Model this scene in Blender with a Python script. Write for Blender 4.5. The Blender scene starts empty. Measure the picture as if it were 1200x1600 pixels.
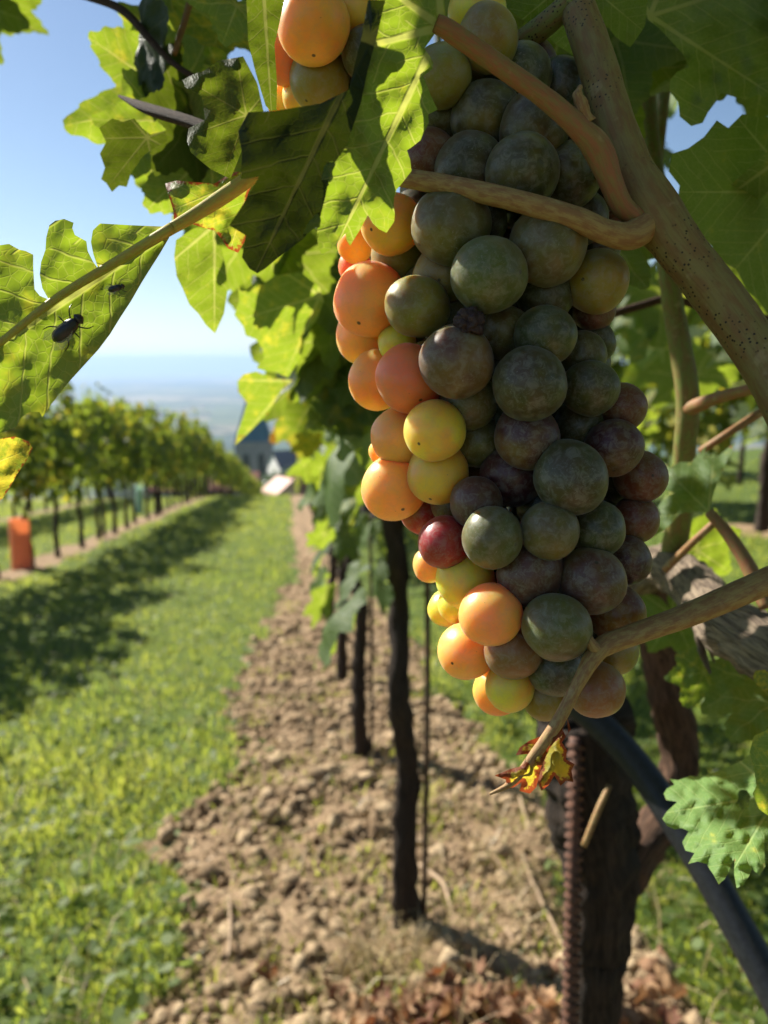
import bpy, bmesh, math, random
import numpy as np
from mathutils import Vector, Matrix, Quaternion, noise
from mathutils.geometry import delaunay_2d_cdt

random.seed(7)
rng = np.random.default_rng(7)
PI = math.pi
sc = bpy.context.scene
C = sc.collection

# ------------------------------------------------------------------ camera
PITCH = math.radians(11.5)
FPX = 1155.6                                   # focal length in pixels of the 1200 x 1600 frame
CAM = Vector((0, 0, 1.0))
cam_data = bpy.data.cameras.new('camera')
cam_data.lens = 26.0
cam_data.sensor_width = 36.0
cam_data.sensor_fit = 'AUTO'
cam_data.clip_start = 0.01
cam_data.clip_end = 60000
cam_data.dof.use_dof = True
cam_data.dof.focus_distance = 0.172
cam_data.dof.aperture_fstop = 16.0
cam = bpy.data.objects.new('camera', cam_data)
C.objects.link(cam)
cam.location = CAM
cam.rotation_euler = (PI / 2 - PITCH, 0, 0)
sc.camera = cam

# ------------------------------------------------------------------ sky, sun, exposure
SUN_AZ, SUN_EL = -52.0, 36.0                   # degrees right of +Y, above the horizon
world = bpy.data.worlds.new('World')
sc.world = world
world.use_nodes = True
wn = world.node_tree
wn.nodes.clear()
sky = wn.nodes.new('ShaderNodeTexSky')
sky.sky_type = 'NISHITA'
sky.sun_disc = False
sky.sun_elevation = math.radians(SUN_EL)
sky.sun_rotation = math.radians(SUN_AZ)
sky.altitude = 200
sky.air_density = 1.0
sky.dust_density = 0.3
sky.ozone_density = 2.5
bg = wn.nodes.new('ShaderNodeBackground')
bg.inputs['Strength'].default_value = 0.05
wo = wn.nodes.new('ShaderNodeOutputWorld')
wn.links.new(sky.outputs[0], bg.inputs[0])
wn.links.new(bg.outputs[0], wo.inputs[0])

sun_data = bpy.data.lights.new('sun', 'SUN')
sun_data.energy = 5.0
sun_data.angle = math.radians(0.53)
sun_data.color = (1.0, 0.94, 0.84)
sun = bpy.data.objects.new('sun', sun_data)
C.objects.link(sun)
_a, _e = math.radians(SUN_AZ), math.radians(SUN_EL)
SUN_DIR = Vector((math.sin(_a) * math.cos(_e), math.cos(_a) * math.cos(_e), math.sin(_e)))
sun.rotation_euler = SUN_DIR.to_track_quat('Z', 'Y').to_euler()
sun.location = (-3, 4, 6)

sc.view_settings.view_transform = 'Standard'
sc.view_settings.look = 'None'
sc.view_settings.exposure = 1.25
sc.view_settings.gamma = 1.0
cy = sc.cycles
cy.use_denoising = True
cy.max_bounces = 8
cy.diffuse_bounces = 4
cy.transmission_bounces = 6
cy.transparent_max_bounces = 8
cy.volume_bounces = 1
cy.sample_clamp_indirect = 6.0
cy.caustics_reflective = False
cy.caustics_refractive = False

# ------------------------------------------------------------------ coordinate helpers
_R = Vector((1, 0, 0))
_U = Vector((0, math.sin(PITCH), math.cos(PITCH)))
_F = Vector((0, math.cos(PITCH), -math.sin(PITCH)))


def ray(px, py):
    return _F + _R * ((px - 600) / FPX) + _U * ((800 - py) / FPX)


def at(px, py, depth):
    """point that lies `depth` metres in front of the photographer, where pixel (px, py) looks"""
    return CAM + ray(px, py) * depth


ALONG = Vector((-0.126, 0.992, 0))             # down the vine rows
ACROSS = Vector((0.992, 0.126, 0))
_ss = np.array([-30, 0, 7, 11, 26, 33, 95, 400, 900, 1500, 30000.0])
_sl = np.array([.12, .172, .172, .13, .13, .207, .21, .20, .10, .0, .0])
_fs = np.concatenate([np.arange(-30, 120, .5), np.geomspace(120, 30000, 300)])
_fsl = np.interp(_fs, _ss, _sl)
_fz = np.concatenate([[0], np.cumsum(-(_fsl[1:] + _fsl[:-1]) / 2 * np.diff(_fs))])
_fz -= np.interp(0.0, _fs, _fz)


def sstep(a, b, x):
    t = np.clip((x - a) / (b - a), 0, 1)
    return t * t * (3 - 2 * t)


def ground_z(s, c):
    z = np.interp(s, _fs, _fz)
    z = z + 0.62 * sstep(0.9, 3.3, c) + 0.06 * np.clip(c - 3.3, 0, 40) * (1 - sstep(60, 200, s))
    return z


def sc_point(s, c, h=0.0):
    p = ALONG * s + ACROSS * c
    p.z = float(ground_z(s, c)) + h
    return p


def hash2(ix, iy, seed=0):
    n = (ix.astype(np.int64) * 374761393 + iy.astype(np.int64) * 668265263 + seed * 1442695041) & 0x7fffffff
    n = ((n ^ (n >> 13)) * 1274126177) & 0x7fffffff
    return ((n ^ (n >> 16)) & 0xffff) / 65535.0


def vnoise(x, y, seed=0):
    ix, iy = np.floor(x), np.floor(y)
    fx, fy = x - ix, y - iy
    fx, fy = fx * fx * (3 - 2 * fx), fy * fy * (3 - 2 * fy)
    a, b = hash2(ix, iy, seed), hash2(ix + 1, iy, seed)
    c, d = hash2(ix, iy + 1, seed), hash2(ix + 1, iy + 1, seed)
    return (a * (1 - fx) + b * fx) * (1 - fy) + (c * (1 - fx) + d * fx) * fy


def fbm(x, y, oct=4, seed=0):
    v, a, f = 0, .5, 1.0
    for k in range(oct):
        v = v + a * vnoise(x * f, y * f, seed + k)
        a *= .5
        f *= 2.03
    return v


# ------------------------------------------------------------------ object helpers
def tag(o, label=None, cat=None, group=None, kind=None):
    if label: o['label'] = label
    if cat: o['category'] = cat
    if group: o['group'] = group
    if kind: o['kind'] = kind
    return o


def empty(name, loc, label=None, cat=None, group=None):
    o = bpy.data.objects.new(name, None)
    o.empty_display_size = .05
    o.location = loc
    C.objects.link(o)
    return tag(o, label, cat, group)


def link(name, mesh, parent=None, origin=None, mat=None):
    """mesh given in coordinates about `origin` (world); parents here never rotate"""
    o = bpy.data.objects.new(name, mesh)
    C.objects.link(o)
    org = Vector(origin) if origin is not None else Vector((0, 0, 0))
    if parent is not None:
        o.parent = parent
        q = parent
        while q is not None:
            org = org - Vector(q.location)
            q = q.parent
    o.location = org
    if mat is not None and not mesh.materials:
        mesh.materials.append(mat)
    return o


def mesh_from(verts, faces, name='mesh', smooth=True, attrs=None, uv=None):
    me = bpy.data.meshes.new(name)
    me.from_pydata([tuple(v) for v in verts], [], faces)
    if smooth:
        me.polygons.foreach_set('use_smooth', [True] * len(me.polygons))
    if attrs:
        for k, vals in attrs.items():
            a = me.attributes.new(k, 'FLOAT', 'POINT')
            a.data.foreach_set('value', np.asarray(vals, dtype=np.float32))
    if uv is not None:
        l = me.uv_layers.new(name='UVMap')
        idx = np.empty(len(me.loops), dtype=np.int32)
        me.loops.foreach_get('vertex_index', idx)
        l.data.foreach_set('uv', np.asarray(uv, dtype=np.float32)[idx].ravel())
    me.update()
    return me


def fast_mesh(V, F, smooth=False, attrs=None, name='mesh'):
    """V (n,3) and F (m,3|4) numpy arrays"""
    me = bpy.data.meshes.new(name)
    n, (m, k) = len(V), F.shape
    me.vertices.add(n)
    me.vertices.foreach_set('co', V.astype(np.float32).ravel())
    me.loops.add(m * k)
    me.loops.foreach_set('vertex_index', F.astype(np.int32).ravel())
    me.polygons.add(m)
    me.polygons.foreach_set('loop_start', np.arange(0, m * k, k, dtype=np.int32))
    me.polygons.foreach_set('loop_total', np.full(m, k, dtype=np.int32))
    if smooth:
        me.polygons.foreach_set('use_smooth', np.ones(m, dtype=bool))
    if attrs:
        for kk, vals in attrs.items():
            a = me.attributes.new(kk, 'FLOAT', 'POINT')
            a.data.foreach_set('value', np.asarray(vals, dtype=np.float32))
    me.update(calc_edges=True)
    return me


def spline(pts, per=8):
    """Catmull-Rom through pts (vectors of any length)"""
    P = [np.array(p, dtype=float) for p in pts]
    if len(P) == 2:
        return [P[0] + (P[1] - P[0]) * t for t in np.linspace(0, 1, per + 1)]
    P = [2 * P[0] - P[1]] + P + [2 * P[-1] - P[-2]]
    out = []
    for i in range(1, len(P) - 2):
        p0, p1, p2, p3 = P[i - 1], P[i], P[i + 1], P[i + 2]
        for t in np.linspace(0, 1, per, endpoint=False):
            out.append(.5 * (2 * p1 + (p2 - p0) * t + (2 * p0 - 5 * p1 + 4 * p2 - p3) * t * t + (3 * p1 - p0 - 3 * p2 + p3) * t ** 3))
    out.append(P[-2])
    return out


def tube_mesh(pts, radii, seg=12, per=8, rough=0.0, freq=60.0, ridges=0, ridge_amp=0.0, seed=0, cap=True, origin=None, flat=1.0):
    """tapered tube along a smooth path; rough = surface noise as a share of the radius"""
    org = Vector(origin) if origin is not None else Vector(pts[0])
    path = spline([(*p, r) for p, r in zip(pts, radii)], per)
    n = len(path)
    verts, faces, tv = [], [], []
    up = None
    run = 0.0
    for i, q in enumerate(path):
        p, r = Vector(q[:3]), q[3]
        t = (Vector(path[min(i + 1, n - 1)][:3]) - Vector(path[max(i - 1, 0)][:3])).normalized()
        if up is None:
            up = t.orthogonal().normalized()
        up = (up - t * up.dot(t)).normalized()
        sd = t.cross(up)
        if i: run += (p - Vector(path[i - 1][:3])).length / max(q[3], 1e-5)
        for k in range(seg):
            a = 2 * PI * k / seg
            dv = up * math.cos(a) + sd * math.sin(a) * flat
            rr = r
            if ridges:
                rr *= 1 + ridge_amp * math.sin(a * ridges + 2.5 * noise.noise((p * freq * .12)) + seed)
            if rough:
                w = p + dv * r
                rr *= 1 + rough * (noise.noise(w * freq + Vector((seed, 0, 0))) + .5 * noise.noise(w * freq * 2.7 + Vector((0, seed, 0))))
            verts.append(p + dv * rr - org)
            tv += [math.cos(a), math.sin(a), run]
    for i in range(n - 1):
        for k in range(seg):
            a, b = i * seg + k, i * seg + (k + 1) % seg
            faces.append((a, b, b + seg, a + seg))
    if cap:
        faces.append(tuple(reversed(range(seg))))
        faces.append(tuple(range((n - 1) * seg, n * seg)))
    me = mesh_from(verts, faces)
    me.attributes.new('tube', 'FLOAT_VECTOR', 'POINT').data.foreach_set('vector', np.array(tv, dtype=np.float32))
    return me


def px_tube(name, parent, pts, mat, **kw):
    """pts: (px, py, width in px, depth); the width becomes a true diameter at that depth"""
    P = [at(x, y, d) for x, y, w, d in pts]
    r = [w * d / FPX / 2 for x, y, w, d in pts]
    return link(name, tube_mesh(P, r, **kw), parent, P[0], mat)


# ------------------------------------------------------------------ materials
class NT:
    def __init__(self, name):
        self.m = bpy.data.materials.new(name)
        self.m.use_nodes = True
        self.t = self.m.node_tree
        self.t.nodes.clear()
        self.out = self.n('OutputMaterial')

    def n(self, kind, **kw):
        nd = self.t.nodes.new('ShaderNode' + kind)
        for k, v in kw.items():
            setattr(nd, k, v)
        return nd

    def put(self, sock, v):
        if v is None:
            return
        if hasattr(v, 'is_output'):
            self.t.links.new(v, sock)
        elif sock.type == 'RGBA' and len(v) == 3:
            sock.default_value = (*v, 1)
        else:
            sock.default_value = v

    def math(self, op, a, b=None, c=None, clamp=False):
        nd = self.n('Math', operation=op, use_clamp=clamp)
        for i, v in enumerate((a, b, c)):
            if v is not None:
                self.put(nd.inputs[i], v)
        return nd.outputs[0]

    def ramp(self, x, lo, hi, a=0.0, b=1.0):
        nd = self.n('MapRange', interpolation_type='SMOOTHSTEP')
        for i, v in enumerate((x, lo, hi, a, b)):
            self.put(nd.inputs[i], v)
        return nd.outputs[0]

    def mix(self, f, a, b, blend='MIX'):
        nd = self.n('Mix', data_type='RGBA', blend_type=blend)
        self.put(nd.inputs[0], f)
        self.put(nd.inputs[6], a)
        self.put(nd.inputs[7], b)
        return nd.outputs[2]

    def noise(self, scale, detail=3, rough=.55, vec=None, dist=0.0):
        nd = self.n('TexNoise')
        nd.inputs['Scale'].default_value = scale
        nd.inputs['Detail'].default_value = detail
        nd.inputs['Roughness'].default_value = rough
        nd.inputs['Distortion'].default_value = dist
        if vec is not None:
            self.t.links.new(vec, nd.inputs['Vector'])
        return nd.outputs[0]

    def voronoi(self, scale, feature='F1', vec=None, out='Distance'):
        nd = self.n('TexVoronoi', feature=feature)
        nd.inputs['Scale'].default_value = scale
        if vec is not None:
            self.t.links.new(vec, nd.inputs['Vector'])
        return nd.outputs[out]

    def coord(self, which='Object'):
        return self.n('TexCoord').outputs[which]

    def mapped(self, vec, scale=(1, 1, 1)):
        nd = self.n('Mapping')
        self.t.links.new(vec, nd.inputs[0])
        nd.inputs['Scale'].default_value = scale
        return nd.outputs[0]

    def attr(self, name):
        return self.n('Attribute', attribute_name=name).outputs['Fac']

    def bump(self, h, strength=.5, dist=.001):
        nd = self.n('Bump')
        nd.inputs['Strength'].default_value = strength
        nd.inputs['Distance'].default_value = dist
        self.t.links.new(h, nd.inputs['Height'])
        return nd.outputs[0]

    def principled(self, color, rough=.6, normal=None, spec=.5, **kw):
        nd = self.n('BsdfPrincipled')
        self.put(nd.inputs['Base Color'], color)
        self.put(nd.inputs['Roughness'], rough)
        nd.inputs['Specular IOR Level'].default_value = spec
        if normal is not None:
            self.t.links.new(normal, nd.inputs['Normal'])
        for k, v in kw.items():
            self.put(nd.inputs[k], v)
        return nd

    def finish(self, shader):
        self.t.links.new(shader, self.out.inputs['Surface'])
        return self.m


def simple_mat(name, col, rough=.7, col2=None, scale=20, bump=0.0, bdist=.002, spec=.4, stretch=None, metallic=0.0):
    m = NT(name)
    v = m.coord()
    if stretch:
        v = m.mapped(v, stretch)
    nz = m.noise(scale, 5, .6, v)
    c = m.mix(m.ramp(nz, .35, .65), col, col2 if col2 else tuple(x * .7 for x in col))
    b = m.bump(nz, bump, bdist) if bump else None
    p = m.principled(c, rough, b, spec)
    p.inputs['Metallic'].default_value = metallic
    return m.finish(p.outputs[0])


def leaf_material(name, from_object=True):
    """vine leaf: veins from the leaf's own flat coordinates; object colour = (yellowing, browning at the edge, tone)"""
    m = NT(name)
    uv = m.n('UVMap', uv_map='UVMap').outputs[0]
    sx = m.n('SeparateXYZ')
    m.t.links.new(uv, sx.inputs[0])
    x, y = sx.outputs[0], sx.outputs[1]
    STEP = math.radians(50)
    phi = m.math('ARCTAN2', x, y)
    k = m.math('ROUND', m.math('DIVIDE', phi, STEP))
    loc = m.math('SUBTRACT', phi, m.math('MULTIPLY', k, STEP))
    r = m.math('SQRT', m.math('ADD', m.math('MULTIPLY', x, x), m.math('MULTIPLY', y, y)))
    u = m.math('MULTIPLY', r, m.math('COSINE', loc))
    w = m.math('ABSOLUTE', m.math('MULTIPLY', r, m.math('SINE', loc)))
    wob = m.math('MULTIPLY', m.math('SUBTRACT', m.noise(7, 2, .5, uv), .5), .05)
    w2 = m.math('ABSOLUTE', m.math('ADD', w, m.math('MULTIPLY', wob, .25)))
    mainw = m.math('MULTIPLY', m.math('SUBTRACT', 1.2, u), .020)
    main = m.ramp(m.math('DIVIDE', w2, mainw), 1.0, .45)
    t = m.math('ADD', m.math('MULTIPLY', m.math('ADD', m.math('SUBTRACT', u, m.math('MULTIPLY', w, .8)), wob), 8.0), m.math('MULTIPLY', k, .37))
    tri = m.math('MULTIPLY', m.math('ABSOLUTE', m.math('SUBTRACT', m.math('FRACT', t), .5)), 2.0)
    sec = m.ramp(tri, .88, .98)
    ter = m.ramp(m.voronoi(26, 'DISTANCE_TO_EDGE', uv), .07, .0)
    vein = m.math('MAXIMUM', main, m.math('MAXIMUM', m.math('MULTIPLY', sec, .7), m.math('MULTIPLY', ter, .33)))
    if from_object:
        oc = m.n('ObjectInfo')
        so = m.n('SeparateColor')
        m.t.links.new(oc.outputs['Color'], so.inputs[0])
        yel, red, tone = so.outputs[0], so.outputs[1], so.outputs[2]
        rnd = oc.outputs['Random']
    else:
        tone = m.attr('tone')
        yel = m.attr('yellow')
        red = m.math('MULTIPLY', yel, .5)
        rnd = tone
    edge = m.attr('edge')
    n1 = m.noise(5.0, 4, .6, uv)
    n2 = m.noise(14.0, 3, .6, uv)
    yfac = m.ramp(m.math('ADD', n1, m.math('MULTIPLY', yel, .55)), .62, .95)
    bfac = m.math('MULTIPLY', m.ramp(m.math('ADD', m.math('SUBTRACT', n2, edge), m.math('MULTIPLY', red, 1.0)), .68, .88), m.ramp(red, .02, .1))
    geo = m.n('NewGeometry').outputs['Backfacing']
    top = m.mix(n1, (.050, .098, .028), (.090, .150, .045))
    top = m.mix(m.math('MULTIPLY', vein, .55), top, (.20, .27, .10))
    und = m.mix(n1, (.10, .165, .065), (.14, .21, .08))
    und = m.mix(m.math('MULTIPLY', vein, .85), und, (.30, .34, .16))
    dcol = m.mix(geo, top, und)
    dcol = m.mix(yfac, dcol, (.38, .33, .05))
    dcol = m.mix(bfac, dcol, (.22, .07, .03))
    tcol = m.mix(n1, (.20, .31, .012), (.34, .43, .022))
    tcol = m.mix(m.math('MULTIPLY', vein, .8), tcol, (.56, .56, .13))
    tcol = m.mix(yfac, tcol, (.80, .62, .05))
    tcol = m.mix(bfac, tcol, (.30, .055, .015))
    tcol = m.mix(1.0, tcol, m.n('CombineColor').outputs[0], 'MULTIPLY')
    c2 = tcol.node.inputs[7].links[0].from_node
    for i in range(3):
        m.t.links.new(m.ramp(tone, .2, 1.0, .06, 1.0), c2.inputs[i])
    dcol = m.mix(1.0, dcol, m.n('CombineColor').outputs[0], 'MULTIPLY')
    # tone: brightness differs from leaf to leaf; low tones paint in shade
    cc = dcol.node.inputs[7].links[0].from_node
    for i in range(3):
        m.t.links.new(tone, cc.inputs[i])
    hgt = m.math('SUBTRACT', m.math('MULTIPLY', m.noise(18, 2, .5, uv), .5), m.math('MAXIMUM', main, m.math('MAXIMUM', m.math('MULTIPLY', sec, .7), m.math('MULTIPLY', ter, .14))))
    bmp = m.bump(hgt, .45, .0010)
    p = m.principled(dcol, m.ramp(n2, .3, .7, .48, .66), bmp, .32)
    tr = m.n('BsdfTranslucent')
    m.put(tr.inputs[0], tcol)
    m.t.links.new(bmp, tr.inputs['Normal'])
    mx = m.n('MixShader')
    m.put(mx.inputs[0], .50)
    m.t.links.new(p.outputs[0], mx.inputs[1])
    m.t.links.new(tr.outputs[0], mx.inputs[2])
    return m.finish(mx.outputs[0])


def berry_material():
    m = NT('grape_skin')
    oc = m.n('ObjectInfo')
    obj = m.coord()
    sx = m.n('SeparateXYZ')
    m.t.links.new(obj, sx.inputs[0])
    nvec = m.n('VectorMath', operation='ADD')
    m.t.links.new(obj, nvec.inputs[0])
    cmb = m.n('CombineXYZ')
    m.t.links.new(m.math('MULTIPLY', oc.outputs['Random'], 37.0), cmb.inputs[0])
    m.t.links.new(cmb.outputs[0], nvec.inputs[1])
    v = nvec.outputs[0]
    n1 = m.noise(1.1, 3, .55, v)
    n2 = m.noise(4.2, 8, .72, v, .9)
    col = oc.outputs['Color']
    alt = m.mix(m.math('GREATER_THAN', m.math('FRACT', m.math('MULTIPLY', oc.outputs['Random'], 7.3)), .5), (.11, .035, .035), (.30, .20, .04))
    _sr = m.n('SeparateColor')
    m.t.links.new(oc.outputs['Color'], _sr.inputs[0])
    alt = m.mix(m.ramp(_sr.outputs[0], .6, .8), alt, (.88, .20, .11))
    col = m.mix(m.math('MULTIPLY', m.ramp(m.noise(.8, 2, .5, v), .45, .75, 0, .42), m.ramp(oc.outputs['Random'], 0.0, .01)), col, alt)
    col = m.mix(m.ramp(n1, .35, .7), col, m.mix(.5, col, m.mix(1.0, col, (.75, 1.25, .8), 'MULTIPLY')))
    dots = m.ramp(m.voronoi(2.6, 'F1', v), .040, .018)
    rxy = m.math('SQRT', m.math('ADD', m.math('MULTIPLY', sx.outputs[0], sx.outputs[0]), m.math('MULTIPLY', sx.outputs[1], sx.outputs[1])))
    pole = m.math('MULTIPLY', m.ramp(rxy, .065, .04), m.math('LESS_THAN', sx.outputs[2], 0.0))
    dark = m.math('MAXIMUM', m.math('MULTIPLY', dots, .75), m.math('MULTIPLY', pole, .9))
    col = m.mix(dark, col, (.03, .015, .008))
    bloom = m.math('MULTIPLY', m.ramp(n2, .44, .62), .27)
    scr = m.math('MULTIPLY', m.ramp(m.noise(13, 5, .75, v, .5), .56, .66), m.ramp(n1, .40, .60))
    bloom = m.math('MAXIMUM', bloom, m.math('MULTIPLY', scr, .55))
    srgb = m.n('SeparateColor')
    m.t.links.new(oc.outputs['Color'], srgb.inputs[0])
    bloom = m.math('MULTIPLY', bloom, m.ramp(srgb.outputs[0], .2, .9, 1.0, .45))
    p = m.principled(col, m.ramp(n2, .3, .7, .30, .48), None, .5)
    p.inputs['Subsurface Weight'].default_value = 1.0
    p.inputs['Subsurface Radius'].default_value = (1.0, .46, .14)
    p.inputs['Subsurface Scale'].default_value = .0115
    p.inputs['Sheen Weight'].default_value = .12
    p.inputs['Sheen Roughness'].default_value = .35
    d = m.n('BsdfDiffuse')
    d.inputs[0].default_value = (.33, .325, .29, 1)
    mx = m.n('MixShader')
    m.put(mx.inputs[0], bloom)
    m.t.links.new(p.outputs[0], mx.inputs[1])
    m.t.links.new(d.outputs[0], mx.inputs[2])
    return m.finish(mx.outputs[0])


def bark_material(name, a, b, along=.14, scale=5.0, bump=1.0, bdist=.004):
    m = NT(name)
    tv = m.n('Attribute', attribute_name='tube').outputs['Vector']
    nz = m.noise(scale, 7, .7, m.mapped(tv, (1, 1, along)), .8)
    n3 = m.noise(scale * 3.2, 4, .65, m.mapped(tv, (1, 1, along * .6)), .3)
    n2 = m.noise(14, 3, .5, m.coord())
    h = m.math('ADD', nz, m.math('MULTIPLY', n3, .5))
    c = m.mix(m.ramp(nz, .38, .62), b, a)
    c = m.mix(m.ramp(n3, .5, .68, 0, .7), c, tuple(x * .35 for x in b))
    c = m.mix(m.ramp(n2, .45, .75, 0, .4), c, tuple(x * .6 for x in a))
    p = m.principled(c, .85, m.bump(h, bump, bdist), .25)
    return m.finish(p.outputs[0])


def cane_material(name, a, b, spot=(.03, .02, .012), spots=True):
    m = NT(name)
    v = m.coord()
    tv = m.n('Attribute', attribute_name='tube').outputs['Vector']
    n1 = m.noise(2.2, 4, .6, m.mapped(tv, (1, 1, .35)))
    c = m.mix(m.ramp(n1, .38, .62), a, b)
    st = m.noise(7, 5, .7, m.mapped(tv, (1, 1, .05)), .3)
    c = m.mix(m.ramp(st, .45, .68, 0, .4), c, tuple(x * .6 for x in b))
    fl = m.noise(160, 3, .6, v)
    c = m.mix(m.ramp(fl, .60, .70, 0, .35), c, (.42, .33, .18))
    if spots:
        dv = m.ramp(m.voronoi(900, 'F1', v), .30, .16)
        dm = m.ramp(m.noise(70, 2, .5, v), .42, .56)
        c = m.mix(m.math('MULTIPLY', dv, dm), c, spot)
    p = m.principled(c, .55, m.bump(m.math('ADD', st, m.math('MULTIPLY', fl, .3)), .32, .0006), .3)
    p.inputs['Subsurface Weight'].default_value = .12
    p.inputs['Subsurface Scale'].default_value = .0015
    return m.finish(p.outputs[0])


def blade_material(name, a, b, ta, tb, mix=.5, rough=.45):
    m = NT(name)
    t = m.attr('tone')
    p = m.principled(m.mix(t, a, b), rough, None, .5)
    tr = m.n('BsdfTranslucent')
    m.put(tr.inputs[0], m.mix(t, ta, tb))
    mx = m.n('MixShader')
    m.put(mx.inputs[0], mix)
    m.t.links.new(p.outputs[0], mx.inputs[1])
    m.t.links.new(tr.outputs[0], mx.inputs[2])
    return m.finish(mx.outputs[0])


def ground_material():
    m = NT('ground_earth')
    geo = m.n('NewGeometry').outputs['Position']
    soil, far = m.attr('soil'), m.attr('far')
    n1 = m.noise(9, 5, .6, geo)
    n2 = m.noise(60, 5, .65, geo)
    sv = m.mix(n1, (.22, .15, .086), (.37, .265, .16))
    sv = m.mix(m.ramp(n2, .42, .62, 0, .6), sv, (.15, .092, .054))
    gv = m.mix(n1, (.05, .085, .014), (.10, .14, .026))
    gv = m.mix(m.ramp(n2, .5, .7, 0, .5), gv, (.10, .085, .04))
    near = m.mix(m.ramp(m.math('ADD', soil, m.math('MULTIPLY', m.math('SUBTRACT', n1, .5), .6)), .35, .6), gv, sv)
    fv = m.mapped(geo, (.0035, .006, .004))
    vr = m.n('TexVoronoi')
    vr.inputs['Scale'].default_value = 1.0
    m.t.links.new(fv, vr.inputs['Vector'])
    sp = m.n('SeparateColor')
    m.t.links.new(vr.outputs['Color'], sp.inputs[0])
    fc = m.mix(sp.outputs[0], (.04, .075, .03), (.13, .15, .06))
    fc = m.mix(m.ramp(sp.outputs[1], .6, .8), fc, (.24, .20, .12))
    fc = m.mix(m.ramp(m.noise(.004, 5, .65, geo), .5, .6), fc, (.03, .05, .025))
    col = m.mix(far, near, fc)
    p = m.principled(col, .95, m.bump(n2, .9, .012), .15)
    return m.finish(p.outputs[0])


LEAF = leaf_material('vine_leaf')
CROWN = leaf_material('vine_foliage', False)
GRAPE = berry_material()
BARK = bark_material('vine_bark', (.060, .042, .031), (.022, .016, .012))
BARK_RED = bark_material('reddish_bark', (.17, .095, .060), (.06, .034, .022))
BARK_GREY = bark_material('peeling_bark', (.44, .34, .24), (.15, .11, .08), .10, 6.0)
CANE = cane_material('cane_olive_brown', (.235, .185, .062), (.215, .125, .045))
CANE_PALE = cane_material('cane_tan', (.36, .245, .095), (.27, .14, .06), spots=False)
CANE_RED = cane_material('petiole_red', (.30, .12, .06), (.24, .16, .06), spots=False)
CANE_GREEN = cane_material('cane_green', (.17, .20, .05), (.20, .14, .05))
PETIOLE_Y = cane_material('petiole_yellow', (.46, .46, .10), (.48, .36, .09), spots=False)
GROUND = ground_material()
GRASS = blade_material('grass_blades', (.055, .10, .018), (.19, .23, .05), (.26, .38, .03), (.66, .66, .10), .54)
COVER = blade_material('weed_leaves', (.05, .10, .018), (.13, .18, .04), (.22, .34, .03), (.45, .50, .07), .45, .62)
STRAW = blade_material('straw_blades', (.30, .22, .10), (.42, .33, .17), (.30, .22, .08), (.42, .33, .14), .25)
_m = NT('soil_clod')
_n = _m.noise(45, 6, .7, _m.n('NewGeometry').outputs['Position'])
_c = _m.mix(_m.attr('tone'), (.20, .135, .078), (.45, .34, .21))
_c = _m.mix(_m.ramp(_n, .4, .65, 0, .55), _c, (.16, .105, .06))
CLOD = _m.finish(_m.principled(_c, .95, _m.bump(_n, .9, .008), .1).outputs[0])
DRYLEAF = blade_material('dry_leaf', (.15, .06, .03), (.40, .25, .13), (.28, .08, .025), (.45, .24, .10), .3, .8)

# ------------------------------------------------------------------ ground
ROWS = [0.22, -3.45, -7.1, 3.35]


def soil_mask(s, c):
    m = np.zeros_like(c)
    for r0, hw in zip(ROWS, (.5, .24, .24, .24)):
        e = hw + .24 * (fbm(s * 2.6 + 3, c * 2.6 + r0, 4, 5) - .47) * 2
        sh = .15 * sstep(4, 9, s) if r0 == ROWS[0] else 0
        m = np.maximum(m, 1 - sstep(-.07, .07, np.abs(c - r0 - sh) - e + sh))
    return m


S = np.concatenate([np.arange(-6, .4, .4), np.arange(.4, 5, .025), np.arange(5, 12, .08), np.arange(12, 40, .4), np.arange(40, 120, 2), np.geomspace(120, 28000, 60)])
Cc = np.concatenate([-np.geomspace(28000, 50, 26), np.arange(-48, -9, 1.5), np.arange(-9, -.8, .12), np.arange(-.8, 1.4, .025), np.arange(1.4, 5, .12), np.arange(5, 46, 1.5), np.geomspace(50, 28000, 26)])
SS, CC = np.meshgrid(S, Cc, indexing='ij')
soilv = soil_mask(SS, CC) * (SS < 90)
nearw = 1 - sstep(14, 40, SS)
bumps = (fbm(SS * 7, CC * 7, 4, 11) - .47) * .085 + (fbm(SS * 24, CC * 24, 3, 31) - .45) * .05
ZZ = ground_z(SS, CC) + nearw * (soilv * bumps + (1 - soilv) * (fbm(SS * 3, CC * 3, 3, 3) - .45) * .04)
ZZ = ZZ + np.where(SS > 300, (fbm(SS / 900, CC / 900, 3, 9) - .45) * 22 * sstep(300, 1500, SS), 0)
V = np.stack([ALONG.x * SS + ACROSS.x * CC, ALONG.y * SS + ACROSS.y * CC, ZZ], -1).reshape(-1, 3)
nS, nC = SS.shape
ii = (np.arange(nS - 1)[:, None] * nC + np.arange(nC - 1)[None, :]).ravel()
Fq = np.stack([ii, ii + nC, ii + nC + 1, ii + 1], -1)[:, ::-1]
farv = sstep(90, 220, np.maximum(SS, np.abs(CC)))
gm = fast_mesh(V, Fq, True, {'soil': soilv.ravel(), 'far': farv.ravel()}, 'ground')
ground = tag(link('ground', gm, mat=GROUND), kind='structure')

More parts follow.
